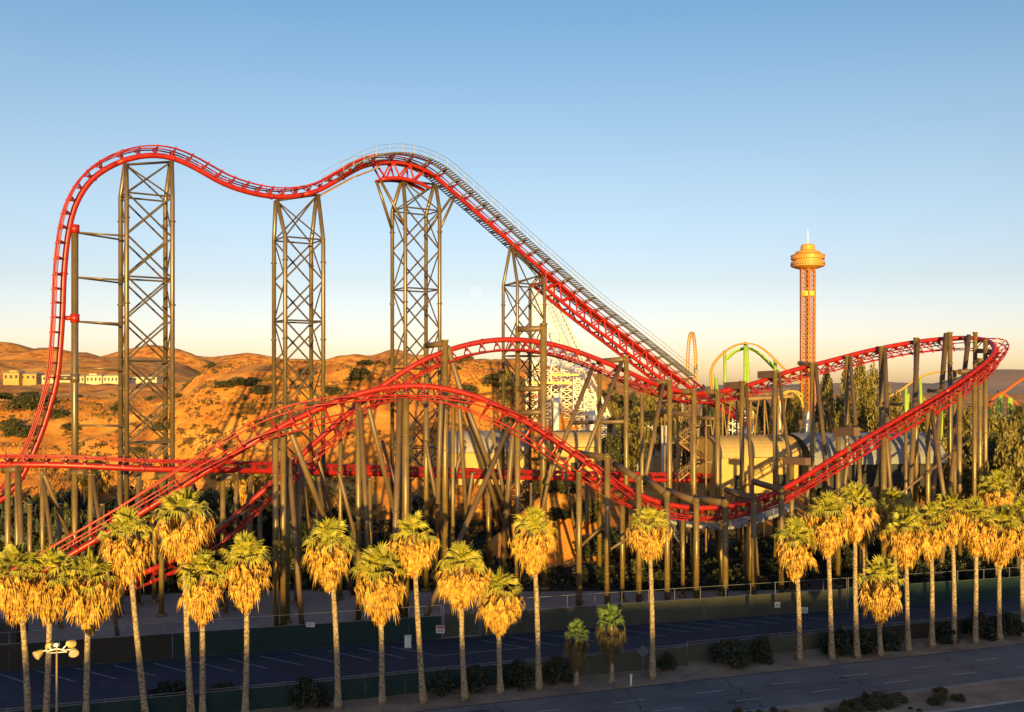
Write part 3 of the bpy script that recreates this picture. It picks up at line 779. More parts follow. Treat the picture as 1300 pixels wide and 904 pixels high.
# front hump
c = colm(350, 548, 101.3, .42); colm(359.5, 548, 101.6, .40); strut(c, P(367, 543, 101.5), gnd(450, 118), .38)
c = colm(365, 584, 104, .36); strut(c, P(367, 583, 103.8), gnd(384, 100), .34)
c = colm(455, 509, 104, .40); strut(c, P(457, 518, 103.8), gnd(474, 100.5), .36); strut(c, P(468, 518, 104.6), gnd(525, 122), .36)
c = colm(515, 499, 105.2, .52); colm(507, 499, 106.3, .46); strut(c, P(508, 502, 105.0), gnd(497, 98.5), .40)
c = colm(657, 526, 109.2, .42); strut(c, P(648, 538, 108.6), gnd(528, 97.5), .36); strut(c, P(652, 540, 110), gnd(634, 118), .40); strut(c, P(590, 510, 108), P(650, 665, 116), .34)
c = colm(575, 500, 108, .30); strut(c, P(560, 505, 107), gnd(552, 117), .34); strut(c, P(582, 500, 107.6), gnd(598, 121), .30)
# inner hump
c = colm(565, 432, 116.5, .50); beam(c, P(565, 436, 116.5), P(541, 439, 119.8), .36); strut(c, P(568, 440, 117.5), gnd(655, 134), .42)
colm(541, 444, 119.8, .42)
for px, yt in ((376, 590), (432, 545), (300, 600), (312, 640)): colm(px, yt, YM(px) + 1.5, .32)
c = colm(381, 575, YM(381), .30); strut(c, P(381, 580, YM(381)), gnd(402, 120), .30)
strut(c, P(402, 572, YM(400)), gnd(440, 124), .3); strut(c, P(330, 640, YM(330) - .5), P(268, 672, 104), .22)
c = colm(690, 411, 121, .58); c2 = colm(657, 417, 122.5, .40)
for py in (417, 493, 523): beam(c, P(690, py, 121), P(657, py + 1, 122.5), .36)
c = colm(795, 452, 124.5, .42); c2 = colm(761, 469, 127, .40)
beam(c, P(795, 456, 124.5), P(759, 459, 127.5), .36); beam(c, P(795, 535, 124.5), P(725, 537, 129), .26)
strut(c, P(754, 462, 126.5), P(694, 615, 116), .34); strut(c, P(789, 460, 124.6), P(742, 580, 116), .34)
colm(815, 500, 130, .36)
c = colm(850, 482, 127.5, .46); beam(c, P(850, 485, 127.5), P(820, 486, 131.5), .36); strut(c, P(842, 488, 127.6), P(818, 615, 120), .34)
c = colm(881, 494, 129, .46); beam(c, P(881, 497, 129), P(852, 497, 133), .36); beam(c, P(881, 528, 129), P(835, 522, 136), .28)
c = colm(911, 495, 131, .46); beam(c, P(911, 498, 131), P(880, 497, 135), .36); beam(c, P(911, 532, 131), P(880, 530, 134), .28)
c = colm(942, 484, 132.5, .44); boxbeam(c, P(944, 489, 132.5), P(922, 490, 136)); strut(c, P(947, 488, 132.8), gnd(963, 121), .3)
c = colm(984, 471, 134.5, .44); boxbeam(c, P(986, 475, 134.5), P(965, 476, 138)); strut(c, P(989, 474, 134.5), gnd(1021, 121), .3)
c = colm(1031, 461, 137, .44); beam(c, P(1031, 463, 137), P(1015, 461, 141), .3); strut(c, P(1035, 462, 137.2), gnd(1066, 124), .34)
c = colm(1075, 452, 139.5, .40); strut(c, P(1079, 452, 139.5), gnd(1103, 126), .34)
c = colm(1119, 440, 141, .52); strut(c, P(1123, 442, 141), gnd(1134, 128), .40); beam(c, P(1119, 512, 141), P(1146, 514, 138), .26)
c = colm(1163, 429, 142.5, .48); strut(c, P(1165, 431, 142.6), gnd(1150, 126), .44); beam(c, P(1178, 496, 139), P(1205, 497, 136), .26)
c = colm(1206, 422, 143.5, .46); strut(c, P(1201, 424, 143.6), gnd(1176, 128), .44)
c = colm(1238, 422, 142.5, .42); strut(c, P(1230, 426, 143), gnd(1192, 126), .42); beam(c, P(1238, 446, 142.5), P(1262, 446, 140), .3)
c = colm(1251, 432, 138, .42); beam(c, P(1251, 448, 138), P(1268, 447, 137), .3)
colm(1212, 470, 138, .36)
c = colm(1244, 455, 134.2, .42); beam(c, P(1244, 462, 134.2), P(1262, 455, 135), .32)
# falling track on the right
c = colm(1218, 494, 128, .44); beam(c, P(1218, 472, 131), P(1244, 471, 133), .3)
c = colm(1237, 484, 130, .38)
c = colm(1178, 516, 126, .42); strut(c, P(1182, 520, 126.5), P(1200, 640, 118), .34)
c = colm(1122, 552, 123, .48); strut(c, P(1125, 556, 123.2), gnd(1140, 130), .3); strut(c, P(1126, 640, 121), P(1242, 550, 131), .2)
c = colm(1064, 545, 122, .42); boxbeam(c, P(1062, 548, 122), P(1088, 548, 118.6)); strut(c, P(1078, 566, 121.2), gnd(1058, 128), .32)
c = colm(1005, 583, 119.5, .42); boxbeam(c, P(998, 585, 119.5), P(1026, 586, 116.5), .42); strut(c, P(1029, 592, 119), gnd(1012, 127), .3)
colm(1091, 562, 124.5, .3); colm(1150, 535, 127, .3)
# low level track
for px, yt, Y in ((54, 600, 106), (115, 602, 103), (152, 604, 108), (176, 606, 112), (240, 606, 111), (318, 606, 114), (38, 640, 113), (75, 640, 116), (130, 640, 115), (196, 650, 114), (262, 640, 118), (330, 636, 118), (404, 606, 120), (470, 608, 123), (520, 608, 127)):
    c = colm(px, yt, Y, .36)
for a, b_, c_, d in ((55, 604, 106, 78), (117, 604, 103, 150), (180, 610, 111, 150), (242, 610, 111, 270), (320, 612, 113, 285), (405, 612, 119, 430), (130, 640, 115, 100), (262, 640, 118, 235)):
    strut(CO, P(a, b_, c_), gnd(d, c_ - 5), .26)
for px, yt in ((10, 596), (95, 600), (205, 604), (283, 606), (560, 610), (620, 612), (675, 614), (745, 612)):
    Y = lerp_tab([(c_[0], c_[2]) for c_ in LOW], px); c = colm(px, yt, Y, .40)
    if px < 300: beam(c, P(px - 6, yt, Y + .3), P(px + 14, yt, Y - .5), .36)
c = colm(22, 600, 104, .36); strut(c, P(23, 600, 104), gnd(32, 100), .38); strut(c, P(56, 602, 104), gnd(118, 118), .26)
for a, b_, c_, d in ((430, 600, 110, 470), (600, 600, 118, 580), (625, 545, 116, 660), (540, 560, 112, 575), (700, 590, 116, 670), (715, 590, 121, 740), (485, 560, 115, 540), (590, 560, 120, 540)):
    strut(CO, P(a, b_, c_), gnd(d, c_ + 9), .27)

# ------------------------------------------------------------------ curved platform, stair and wooden deck
pf = thing('service_platform', P(920, 665, 122), 'curved grey service platform with railings under the front valley track', 'platform')
arc = catmull([P(848, 657, 121), P(880, 664, 120), (P(920, 666, 120.5)), P(960, 656, 122), P(1000, 640, 125)], 1.2)
m = MB(); m2 = MB()
for p, q in zip(arc, arc[1:]):
    d = (q - p).normalized(); s = V((-d.y, d.x, 0)).normalized(); m.quad(p - s * 1.6, q - s * 1.6, q + s * 1.6, p + s * 1.6)
    dz = V((0, 0, -.35)); m.quad(p - s * 1.6 + dz, q - s * 1.6 + dz, q - s * 1.6, p - s * 1.6); m.quad(p + s * 1.6 + dz, q + s * 1.6 + dz, q - s * 1.6 + dz, p - s * 1.6 + dz)
m.build('deck', ROOFG, pf)
for sg, nm in ((-1, 'railing'), (1, 'railing')):
    m2 = MB(); e = []
    for p, q in zip(arc, arc[1:]):
        d = (q - p).normalized(); s = V((-d.y, d.x, 0)).normalized() * 1.55 * sg; e.append(p + s); m2.tube([p + s, p + s + V((0, 0, 1.1))], .035, 4)
    for h in (.55, 1.1): m2.tube([x + V((0, 0, h)) for x in e], .035, 4)
    m2.build(nm, GALV, pf)
for p in arc[2::5]:
    m = MB(); m.tube([V((p.x, p.y, -.2)), p - V((0, 0, .3))], .28, 10); m.build('pillar', KHAKI, pf)
def stair(name, a, b_, wd, label, n=14, mt=WOOD):
    r = thing(name, (a.x, a.y, 0), label, 'stairs'); d = b_ - a; h = V((d.x, d.y, 0)); s = V((-h.y, h.x, 0)).normalized() * wd
    for k in range(n):
        p = a + d * ((k + .5) / n); m = MB(); m.box(p, .16, wd, .03, h.normalized(), s.normalized()); m.build('step', mt, r)
    for sg in (-1, 1):
        m = MB(); m.tube([a + s * sg, b_ + s * sg], .09, 4); m.build('stringer', mt, r)
        m = MB(); m.tube([a + s * sg + V((0, 0, 1)), b_ + s * sg + V((0, 0, 1))], .04, 4)
        for k in range(0, n + 1, 3): p = a + d * (k / n) + s * sg; m.tube([p, p + V((0, 0, 1))], .03, 4)
        m.build('handrail', mt, r)
stair('platform_stair', P(868, 690, 118), P(846, 660, 120), .6, 'short steel stair leading up to the left end of the curved platform', 9, GALV)
st = thing('stair_tower', P(878, 610, 140), 'zigzag wooden stair tower behind the valley columns', 'stair tower')
zs = [610, 586, 562, 540]
for k in range(3):
    xa, xb = (862, 893) if k % 2 == 0 else (893, 862)
    a, b_ = P(xa, zs[k], 140), P(xb, zs[k + 1], 140)
    for off in (0, 1.6):
        m = MB(); o_ = V((0, off, 0)); m.tube([a + o_, b_ + o_], .15, 4); m.tube([a + o_ + V((0, 0, 1.1)), b_ + o_ + V((0, 0, 1.1))], .06, 4)
        for q in range(7): p = a.lerp(b_, q / 6) + o_; m.tube([p, p + V((0, 0, 1.1))], .05, 4)
        m.build('flight', WOOD, st)
    m = MB(); m.box(b_ + V((0, .8, 0)), 1.1, 1.3, .08); m.build('landing', WOOD, st)
for px in (860, 878, 896):
    for Y in (139.2, 142.4):
        m = MB(); m.tube([gnd(px, Y), P(px, 532, Y)], .17, 6); m.build('post', WOOD, st)
dk = thing('wooden_deck', P(900, 520, 152), 'raised wooden deck with railing and trestle legs behind the valley track', 'deck')
m = MB(); a, b_ = P(838, 512, 150), P(1000, 503, 157); d = (b_ - a).normalized(); m.box((a + b_) / 2, (b_ - a).length / 2, 1.5, .22, d, V((-d.y, d.x, 0))); m.build('deck', WOOD, dk)
m = MB()
for h in (.6, 1.15): m.tube([a + V((0, -1.4, h)), b_ + V((0, -1.4, h))], .06, 4)
for k in range(17): p = a.lerp(b_, k / 16) + V((0, -1.4, 0)); m.tube([p, p + V((0, 0, 1.15))], .05, 4)
m.build('railing', WOOD, dk)
for k in range(9):
    p = a.lerp(b_, (k + .3) / 9)
    m = MB(); m.tube([V((p.x, p.y, 0)), p], .16, 6); q = a.lerp(b_, (k + .9) / 9); m.tube([V((p.x, p.y, p.z * .5)), q], .11, 5); m.tube([V((q.x, q.y, p.z * .5)), p], .09, 5); m.build('trestle_leg', WOOD, dk)

# ------------------------------------------------------------------ sheds
def shed(name, label, c, length, width, wall_h, rise, ang, roofm, wallm, doors=2, ribs=9, cat='building'):
    r = thing(name, (c.x, c.y, c.z), label, cat); ux = V((math.cos(ang), math.sin(ang), 0)); uy = V((-ux.y, ux.x, 0)); zz = V((0, 0, 1))
    def q(u, v, z): return c + ux * u + uy * v + zz * z
    m = MB(); L, Wd = length / 2, width / 2
    m.quad(q(-L, -Wd, 0), q(L, -Wd, 0), q(L, -Wd, wall_h), q(-L, -Wd, wall_h)); m.quad(q(L, Wd, 0), q(-L, Wd, 0), q(-L, Wd, wall_h), q(L, Wd, wall_h))
    prof = [(-Wd * math.cos(t), wall_h + rise * math.sin(t)) for t in [math.pi * k / 14 for k in range(15)]]
    for sg in (-1, 1):
        pts = [q(sg * L, -Wd, 0)] + [q(sg * L, v, z) for v, z in prof] + [q(sg * L, Wd, 0)]
        m.poly(pts if sg < 0 else pts[::-1])
    m.build('wall', wallm, r)
    m = MB(); e = .35
    pr2 = [(v * (1 + .4 / Wd), z + .12) for v, z in prof]
    for (v0, z0), (v1, z1) in zip(pr2, pr2[1:]):
        m.quad(q(-L - e, v0, z0), q(L + e, v0, z0), q(L + e, v1, z1), q(-L - e, v1, z1))
    for k in range(ribs):
        u = -L + (k + .5) * length / ribs; m.tube([q(u, v, z + .06) for v, z in pr2], .07, 4)
    m.build('roof', roofm, r)
    for k in range(doors):
        u = -L + (k + .5) * length / doors; m = MB(); m.box(q(u, -Wd - .02, 1.35), .9, .05, 1.35, ux, uy); m.build('door', DARK, r)
    return r
def at_base(px, pb, Y): p = P(px, pb, Y); return p
shed('arched_shed', 'tan arched roof shed behind the front hump, its roof striped by column shadows', P(618, 612, 160), 12.5, 9, 5.0, 3.2, .08, mat('mauve_grey_roof', (.38, .32, .28), (.30, .26, .24), .3, .6), WALLY)
shed('arched_shed', 'small yellow stucco shed behind the inner hump right of the tall portal', P(728, 606, 158), 6.4, 8, 5.0, 2.4, .05, ROOFY, WALLY, 1, 5)
shed('arched_shed', 'yellow arched station shed behind the valley columns', P(948, 622, 150), 12.6, 9, 5.2, 3.0, .22, ROOFY, WALLY, 2, 8)
shed('arched_hall', 'long grey arched metal hall roof behind the falling red track', P(1085, 612, 152), 21, 14, 3.2, 4.3, .18, ROOFG, DARK, 3, 9)

# ------------------------------------------------------------------ white lattice coaster behind
wl = thing('white_lattice_coaster', P(720, 600, 215), 'white lattice roller coaster structure with a steep track behind the lift hill', 'roller coaster')
Y0 = 215
a, b_ = P(693, 362, Y0 + 10), P(768, 530, Y0 - 6); d = (b_ - a).normalized(); s = V((.6, .8, 0)) * 2.3; n = d.cross(s).normalized() * 3.2
n = n if n.z > 0 else -n
m = MB()
for q in (s, -s, s - n, -s - n): m.tube([a + q, b_ + q], .15, 6)
K = 30
for k in range(K):
    p, p2 = a.lerp(b_, k / K), a.lerp(b_, (k + 1) / K)
    for q in (s, -s): m.tube([p + q, p2 + q - n], .10, 4); m.tube([p + q - n, p + q], .09, 4); m.tube([p + q - n, p2 + q], .07, 4)
    m.tube([p + s, p - s], .08, 4); m.tube([p + s - n, p2 - s - n], .07, 4)
sl_ = m.build('steep_track', WHITE, wl)
m = MB(); m.tube([a + s * .4 + n * .15, b_ + s * .4 + n * .15], .16, 6); m.tube([a - s * .4 + n * .15, b_ - s * .4 + n * .15], .16, 6); m.build('rail', WHITE, sl_)
def bent(px0, px1, ytop, ybot, Y, cells, r=.08, mt=WHITE):
    cells = int(cells * 1.7)
    m = MB(); t0, t1, b0, b1 = P(px0, ytop, Y), P(px1, ytop, Y), P(px0, ybot, Y), P(px1, ybot, Y)
    for o_ in (V((0, 0, 0)), V((0, 3.4, 0))):
        m.tube([t0 + o_, b0 + o_], r * 1.3, 5); m.tube([t1 + o_, b1 + o_], r * 1.3, 5)
        for k in range(cells):
            p, q, p2, q2 = [u.lerp(v, (k + e) / cells) + o_ for u, v, e in ((t0, b0, 0), (t1, b1, 0), (t0, b0, 1), (t1, b1, 1))]
            m.tube([p, q], r, 4); m.tube([p, q2], r * .75, 4); m.tube([q, p2], r * .75, 4)
    return m.build('trestle_bent', mt, wl)
for x0, x1, yt, Y, c in ((661, 671, 505, 212, 9), (676, 689, 385, 222, 16), (700, 712, 420, 214, 13), (713, 727, 445, 210, 12), (728, 741, 468, 208, 10), (742, 756, 500, 207, 8), (757, 770, 525, 206, 6), (668, 682, 480, 204, 9), (690, 700, 470, 205, 10), (800, 815, 545, 205, 6), (812, 828, 535, 206, 7), (930, 948, 530, 206, 6), (944, 956, 522, 208, 6)):
    bent(x0, x1, yt, 615, Y, c)
for px, yt in ((706, 500), (752, 520), (792, 545), (843, 540)):
    m = MB(); t = P(px, yt, 200); m.tube([V((t.x, t.y, 0)), t], .62, 12); m.build('column', WHITE, wl)
m = MB(); m.box(P(700, 486, 203), 4.2, 1.2, .22); m.box(P(716, 476, 206), 3.0, 1.2, .2); m.build('crest_platform', YELLOWM, wl)

# ------------------------------------------------------------------ other rides behind
def ladder_track(par, name, pts, side, mt, w_=.8, r=.16, every=1, step=1.4, tiem=None):
    c = catmull(pts, step); m = MB()
    for sg in (-1, 1): m.tube([p + side * w_ * sg for p in c], r, 5)
    for p in c[::every]: m.tube([p + side * w_, p - side * w_], r * .7, 4)
    return m.build(name, mt, par)
gc = thing('green_and_orange_coaster', P(945, 520, 250), 'orange arched coaster track on lime green posts left of the observation tower', 'roller coaster')
ladder_track(gc, 'track', [P(x, y, 250) for x, y in ((908, 505), (903, 488), (903, 470), (909, 458), (920, 447), (933, 439), (947, 436), (962, 439), (976, 449), (988, 461), (1002, 474), (1016, 486))], V((.5, .86, 0)), ORANGE, .7, .2)
ladder_track(gc, 'inner_track', [P(x, y, 256) for x, y in ((922, 456), (933, 446), (947, 442), (960, 446), (972, 456), (986, 470), (998, 482))], V((.5, .86, 0)), GREEN, .7, .38)
for px, yt, pb in ((920, 445, 921), (946, 434, 946), (948, 438, 953), (984, 456, 986), (905, 475, 903), (909, 480, 915)):
    m = MB(); a = P(px, yt, 252); b_ = P(pb, 560, 252); m.tube([a, b_], .42, 8); m.build('post', GREEN, gc)
lp = thing('vertical_loop', P(878, 560, 270), 'tall narrow orange vertical loop with white cross ties behind the lift hill foot', 'roller coaster')
pts = []
for k in range(33):
    t = R(-100 + 340 * k / 32); pts.append(P(878 + 9.3 * math.cos(t) + .6 * k / 32, 469 - 47 * math.sin(t), 268 + k * .1) + V((0, 5 * math.cos(t), 0)))
ladder_track(lp, 'track', pts, V((.62, .78, 0)), ORANGE, .65, .21, 1, 1.8)
for px in (868, 888):
    m = MB(); m.tube([P(px, 494, 268), P(px + (px - 878) * .6, 570, 268)], .35, 8); m.build('post', WHITE, lp)
sp = thing('small_loop_coaster', P(1005, 560, 175), 'small yellow ladder loop track beside the white fin right of the valley', 'roller coaster')
ladder_track(sp, 'track', [P(x, y, 172) for x, y in ((984, 530), (988, 508), (998, 498), (1010, 497), (1019, 506), (1023, 522), (1022, 540), (1015, 556), (1008, 566))], V((.75, .66, 0)), YELLOWM, .6, .13)
for px, yt in ((990, 505), (1021, 520)):
    m = MB(); m.tube([P(px, yt, 173), P(px, 610, 173)], .2, 8); m.build('post', WHITE, sp)
fn = thing('white_fin', P(1027, 560, 168), 'white pointed fin shaped pylon beside the small yellow loop', 'pylon')
m = MB(); prof = [P(1023, 560, 168), P(1031, 560, 168), P(1030, 530, 168), P(1026, 522, 168), P(1024, 535, 168)]
m.poly(prof); m.poly([p + V((0, .8, 0)) for p in prof][::-1])
for p, q in zip(prof, prof[1:] + prof[:1]): m.quad(p, p + V((0, .8, 0)), q + V((0, .8, 0)), q)
m.build('shell', WHITE, fn); m = MB(); m.box(P(1027, 566, 168), 1.2, 1.1, .8); m.build('base', KERB, fn)
g2 = thing('yellow_arch_coaster', P(1170, 560, 235), 'yellow orange arched track on lime posts seen through the right hand columns', 'roller coaster')
ladder_track(g2, 'track', [P(x, y, 235) for x, y in ((1110, 512), (1130, 503), (1147, 493), (1165, 480), (1185, 473), (1205, 471), (1222, 476), (1240, 488))], V((.4, .9, 0)), ORANGE, .7, .26)
for px, yt, pb in ((1150, 492, 1150), (1153, 500, 1148), (1168, 478, 1171), (1195, 478, 1195)):
    m = MB(); m.tube([P(px, yt, 236), P(pb, 570, 236)], .4, 8); m.build('post', GREEN, g2)
g3 = thing('red_arch_coaster', P(1280, 560, 225), 'orange red arched track on splayed lime posts at the right edge', 'roller coaster')
ladder_track(g3, 'track', [P(x, y, 225) for x, y in ((1248, 528), (1256, 512), (1264, 503), (1276, 497), (1290, 486), (1306, 477), (1330, 470))], V((.4, .9, 0)), REDO, .75, .3)
ladder_track(g3, 'falling_track', [P(x, y, 230) for x, y in ((1266, 497), (1280, 504), (1292, 514), (1304, 526))], V((.4, .9, 0)), REDO, .7, .26)
for px, yt, pb, yb in ((1271, 498, 1258, 545), (1271, 498, 1272, 548), (1281, 505, 1279, 545), (1283, 505, 1292, 560), (1256, 520, 1263, 545)):
    m = MB(); m.tube([P(px, yt, 226), P(pb, yb + 15, 226)], .36, 8); m.build('post', GREEN, g3)
# low trestles of pale steel in the background maze
for i, (px, yt, Y, c, lab) in enumerate(((1100, 520, 190, 'grey', 'x'),)): pass

# ------------------------------------------------------------------ observation tower
OY = 640; ob = P(1025.5, 490, OY); ot = thing('observation_tower', (ob.x, ob.y, 0), 'tall orange lattice observation tower with a yellow saucer top and antenna', 'tower')
k_ = OY / F; zc = lambda py: H - (py - HY) * k_
c0 = V((ob.x, ob.y, 0)); hw = 8.0 * k_
m = MB(); corners = [c0 + V((math.cos(a), math.sin(a), 0)) * hw * 1.18 for a in [R(20 + 60 * q) for q in range(6)]]
for q in corners: m.tube([q, q + V((0, 0, zc(338)))], .62, 6)
z = 2; fl_ = 0; dz = 6.0 * k_
while z < zc(342):
    for q in range(6):
        p, p2 = corners[q], corners[(q + 1) % 6]
        m.tube([p + V((0, 0, z)), p2 + V((0, 0, z + dz))], .28, 4); m.tube([p2 + V((0, 0, z)), p + V((0, 0, z + dz))], .28, 4)
        m.tube([p + V((0, 0, z)), p2 + V((0, 0, z))], .24, 4)
    z += dz
m.build('lattice_shaft', TOWERO, ot)
m = MB(); m.tube([c0, c0 + V((0, 0, zc(338)))], 1.5, 10); m.build('core', TOWERO, ot)
m = MB(); m.lathe(c0, [(9.5 * k_, zc(342)), (15 * k_, zc(340.5)), (20.5 * k_, zc(338.5)), (20.8 * k_, zc(333.5)), (18.5 * k_, zc(332.5))], 32); m.build('lower_deck', CAPO, ot)
m = MB()
for q in range(44):
    a = R(360 / 44 * q); p = c0 + V((math.cos(a), math.sin(a), 0)) * 20.75 * k_; m.box(p + V((0, 0, zc(336.2))), .2, .2, .55)
m.build('lower_window_band', DARK, ot)
m = MB(); m.lathe(c0, [(21.3 * k_, zc(333.4)), (21.3 * k_, zc(332.7)), (20.5 * k_, zc(332.7))], 32); m.build('railing_ring', TOWERO, ot)
m = MB(); m.lathe(c0, [(18.0 * k_, zc(332.8)), (18.0 * k_, zc(329.8)), (20.8 * k_, zc(329.5)), (20.8 * k_, zc(324.5)), (15.5 * k_, zc(321.5))], 32); m.build('upper_deck', CAPO, ot)
m = MB(); m.lathe(c0, [(21.2 * k_, zc(325.0)), (21.2 * k_, zc(324.2)), (20.4 * k_, zc(324.0))], 32); m.build('upper_rim', TOWERO, ot)
m = MB()
for q in range(36):
    a = R(10 * q); p = c0 + V((math.cos(a), math.sin(a), 0)) * 20.2 * k_; m.box(p + V((0, 0, zc(327.0))), .28, .28, 1.05 * 1.3)
m.build('window_band', DARK, ot)
m = MB(); m.lathe(c0, [(15.5 * k_, zc(321.5)), (14.5 * k_, zc(319.5)), (9.0 * k_, zc(317.5)), (8.5 * k_, zc(312)), (6.5 * k_, zc(310.2)), (0.1, zc(309.8))], 32); m.build('roof_cap', CAPO, ot)
m = MB(); m.tube([c0 + V((0, 0, zc(311))), c0 + V((0, 0, zc(300))), c0 + V((0, 0, zc(290)))], [.45, .3, .12], 6); m.build('antenna', WHITE, ot)
m = MB(); m.lathe(c0, [(0.2, zc(376)), (9.6 * k_, zc(376)), (9.6 * k_, zc(370)), (.2, zc(370))], 12); m.build('lift_cabin', YELLOWM, ot)

# ------------------------------------------------------------------ houses on the plateau
def house(x0, x1, yt, yb, Y, wallm, label, wins=4, step=None):
    p0, p1 = P(x0, yb, Y), P(x1, yb, Y); w_ = p1.x - p0.x; h = (yb - yt) / F * Y; cx = (p0.x + p1.x) / 2; z0 = p0.z
    r = thing('house', (cx, Y, z0), label, 'house'); m = MB(); dp = 9
    m.box((cx, Y + dp / 2, z0 + h * .38 - 2), w_ / 2, dp / 2, h * .38 + 2)
    if step: m.box((cx + w_ * step, Y + dp / 2 + .4, z0 + h * .86), w_ * .24, dp / 2 - .5, h * .12)
    m.build('wall', wallm, r)
    m = MB(); hh = h * .24; y0, y1, z1 = Y - .5, Y + dp + .5, z0 + h * .762; x_0, x_1 = cx - w_ / 2 - .5, cx + w_ / 2 + .5; ym = Y + dp / 2
    A = [V((x_0, y0, z1)), V((x_1, y0, z1)), V((x_1, y1, z1)), V((x_0, y1, z1))]; B = [V((x_0 + 2, ym, z1 + hh)), V((x_1 - 2, ym, z1 + hh))]
    m.quad(A[0], A[1], B[1], B[0]); m.quad(A[2], A[3], B[0], B[1]); m.tri(A[1], A[2], B[1]); m.tri(A[3], A[0], B[0]); m.quad(A[3], A[2], A[1], A[0])
    m.build('roof', HOUSER, r)
    for k in range(wins):
        m = MB(); m.box((p0.x + w_ * (k + .5) / wins, Y - .03, z0 + h * .40), w_ / wins * .2, .06, h * .15); m.build('window', GLASS, r)
    return r
house(4, 24, 470, 484, 520, HOUSEY, 'ochre yellow house at the left edge of the distant terrace', 3, .1)
house(25, 46, 472, 483.5, 524, HOUSEY, 'ochre yellow house second on the distant terrace', 3)
house(53, 71, 474, 485, 515, HOUSEW, 'small cream house seen through the red drop track', 3)
house(74, 90, 473.5, 485, 519, HOUSEW, 'cream house between the drop track and the single mast', 3)
house(98, 107, 475, 486, 522, HOUSER, 'greyish house right of the single mast on the terrace', 2)
house(109, 129, 474, 486.5, 512, HOUSEW, 'wide cream house left of the leftmost lattice tower', 4, -.1)
house(131, 150, 474, 486.5, 514, HOUSEW, 'cream house half hidden by the leftmost lattice tower', 4)
house(163, 199, 477, 484, 540, HOUSEW, 'long low cream building seen inside the leftmost lattice tower', 6)

# ------------------------------------------------------------------ trees and shrubs
def bgtree(px, ytop, Y, wpx, kind, seed, m_, label, group='trees behind the rides', zbase=None):
    x = (px - CX) / F * Y; z0 = gz(x, Y) if zbase is None else zbase
    h = H - (ytop - HY) / F * Y - z0; wm = wpx / F * Y
    f_ = {'conifer': .36, 'round': .74, 'euca': .50, 'bush': 1.3}[kind]
    nm = {'conifer': 'conifer_tree', 'round': 'leafy_tree', 'euca': 'eucalyptus_tree', 'bush': 'shrub'}[kind]
    return plant(nm, kind, seed, (x, Y, z0 - .2), h, wm / f_, m_, label, 'tree', group)
bgtree(270, 457, 262, 26, 'round', 1, LEAFD, 'lone dark tree on the crest of the golden hill', None)
TR = [(1050, 470, 190, 26, 'euca', 4, LEAFO), (1068, 500, 176, 40, 'round', 1, LEAFO), (1102, 472, 196, 40, 'euca', 8, LEAFO), (1122, 488, 182, 40, 'euca', 2, LEAFO), (1146, 500, 176, 44, 'round', 5, LEAFO), (1175, 512, 172, 44, 'euca', 4, LEAFO), (1215, 520, 170, 44, 'round', 3, LEAFO), (1032, 520, 170, 36, 'round', 3, LEAFD), (1272, 505, 170, 50, 'round', 5, LEAFO), (1240, 545, 150, 40, 'euca', 8, LEAFO), (1292, 555, 128, 60, 'round', 1, LEAFO), (845, 500, 205, 40, 'round', 3, LEAFO), (800, 510, 190, 44, 'round', 5, LEAFO), (1000, 505, 210, 34, 'euca', 2, LEAFO), (950, 500, 215, 36, 'round', 3, LEAFO),
 (644, 468, 205, 24, 'euca', 2, LEAFO), (660, 476, 215, 22, 'round', 3, LEAFO), (775, 478, 215, 30, 'round', 1, LEAFO), (800, 486, 230, 40, 'round', 3, LEAFD), (830, 478, 236, 34, 'round', 5, LEAFO), (812, 500, 200, 40, 'round', 1, LEAFO),
      (855, 488, 240, 34, 'euca', 4, LEAFO), (893, 486, 262, 20, 'conifer', 6, LEAFO), (905, 488, 268, 20, 'conifer', 7, LEAFD), (925, 495, 235, 30, 'round', 5, LEAFO), (965, 492, 240, 40, 'round', 3, LEAFD), (990, 492, 230, 34, 'round', 1, LEAFO), (1008, 487, 300, 28, 'round', 5, LEAFO),
      (1045, 480, 215, 26, 'round', 3, LEAFD), (1060, 486, 200, 44, 'round', 5, LEAFD), (1075, 468, 225, 26, 'euca', 4, LEAFO), (1092, 456, 220, 32, 'euca', 2, LEAFO), (1110, 462, 225, 32, 'euca', 8, LEAFO), (1085, 500, 190, 44, 'euca', 4, LEAFO), (1128, 476, 235, 30, 'round', 1, LEAFO), (1140, 496, 200, 40, 'euca', 8, LEAFO), (1115, 505, 185, 46, 'round', 3, LEAFO),
      (1160, 500, 260, 36, 'round', 5, LEAFD), (1185, 506, 240, 44, 'round', 3, LEAFO), (1165, 520, 190, 46, 'euca', 2, LEAFO), (1205, 500, 290, 34, 'round', 1, LEAFD), (1225, 505, 250, 40, 'round', 5, LEAFO), (1250, 500, 300, 40, 'round', 3, LEAFO), (1295, 500, 190, 60, 'round', 1, LEAFD), (1330, 480, 205, 70, 'round', 3, LEAFO), (1200, 540, 165, 50, 'round', 5, LEAFO),
      (1262, 535, 160, 60, 'round', 1, LEAFD), (1288, 525, 150, 66, 'round', 3, LEAFO), (1300, 570, 135, 70, 'round', 5, LEAFD), (1255, 590, 140, 50, 'round', 3, LEAFD), (1320, 560, 142, 70, 'round', 1, LEAFO), (1040, 535, 180, 40, 'round', 5, LEAFD), (960, 540, 195, 50, 'round', 1, LEAFD), (930, 550, 190, 40, 'round', 3, LEAFD), (870, 525, 210, 46, 'round', 5, LEAFD), (780, 540, 190, 50, 'round', 3, LEAFD)]
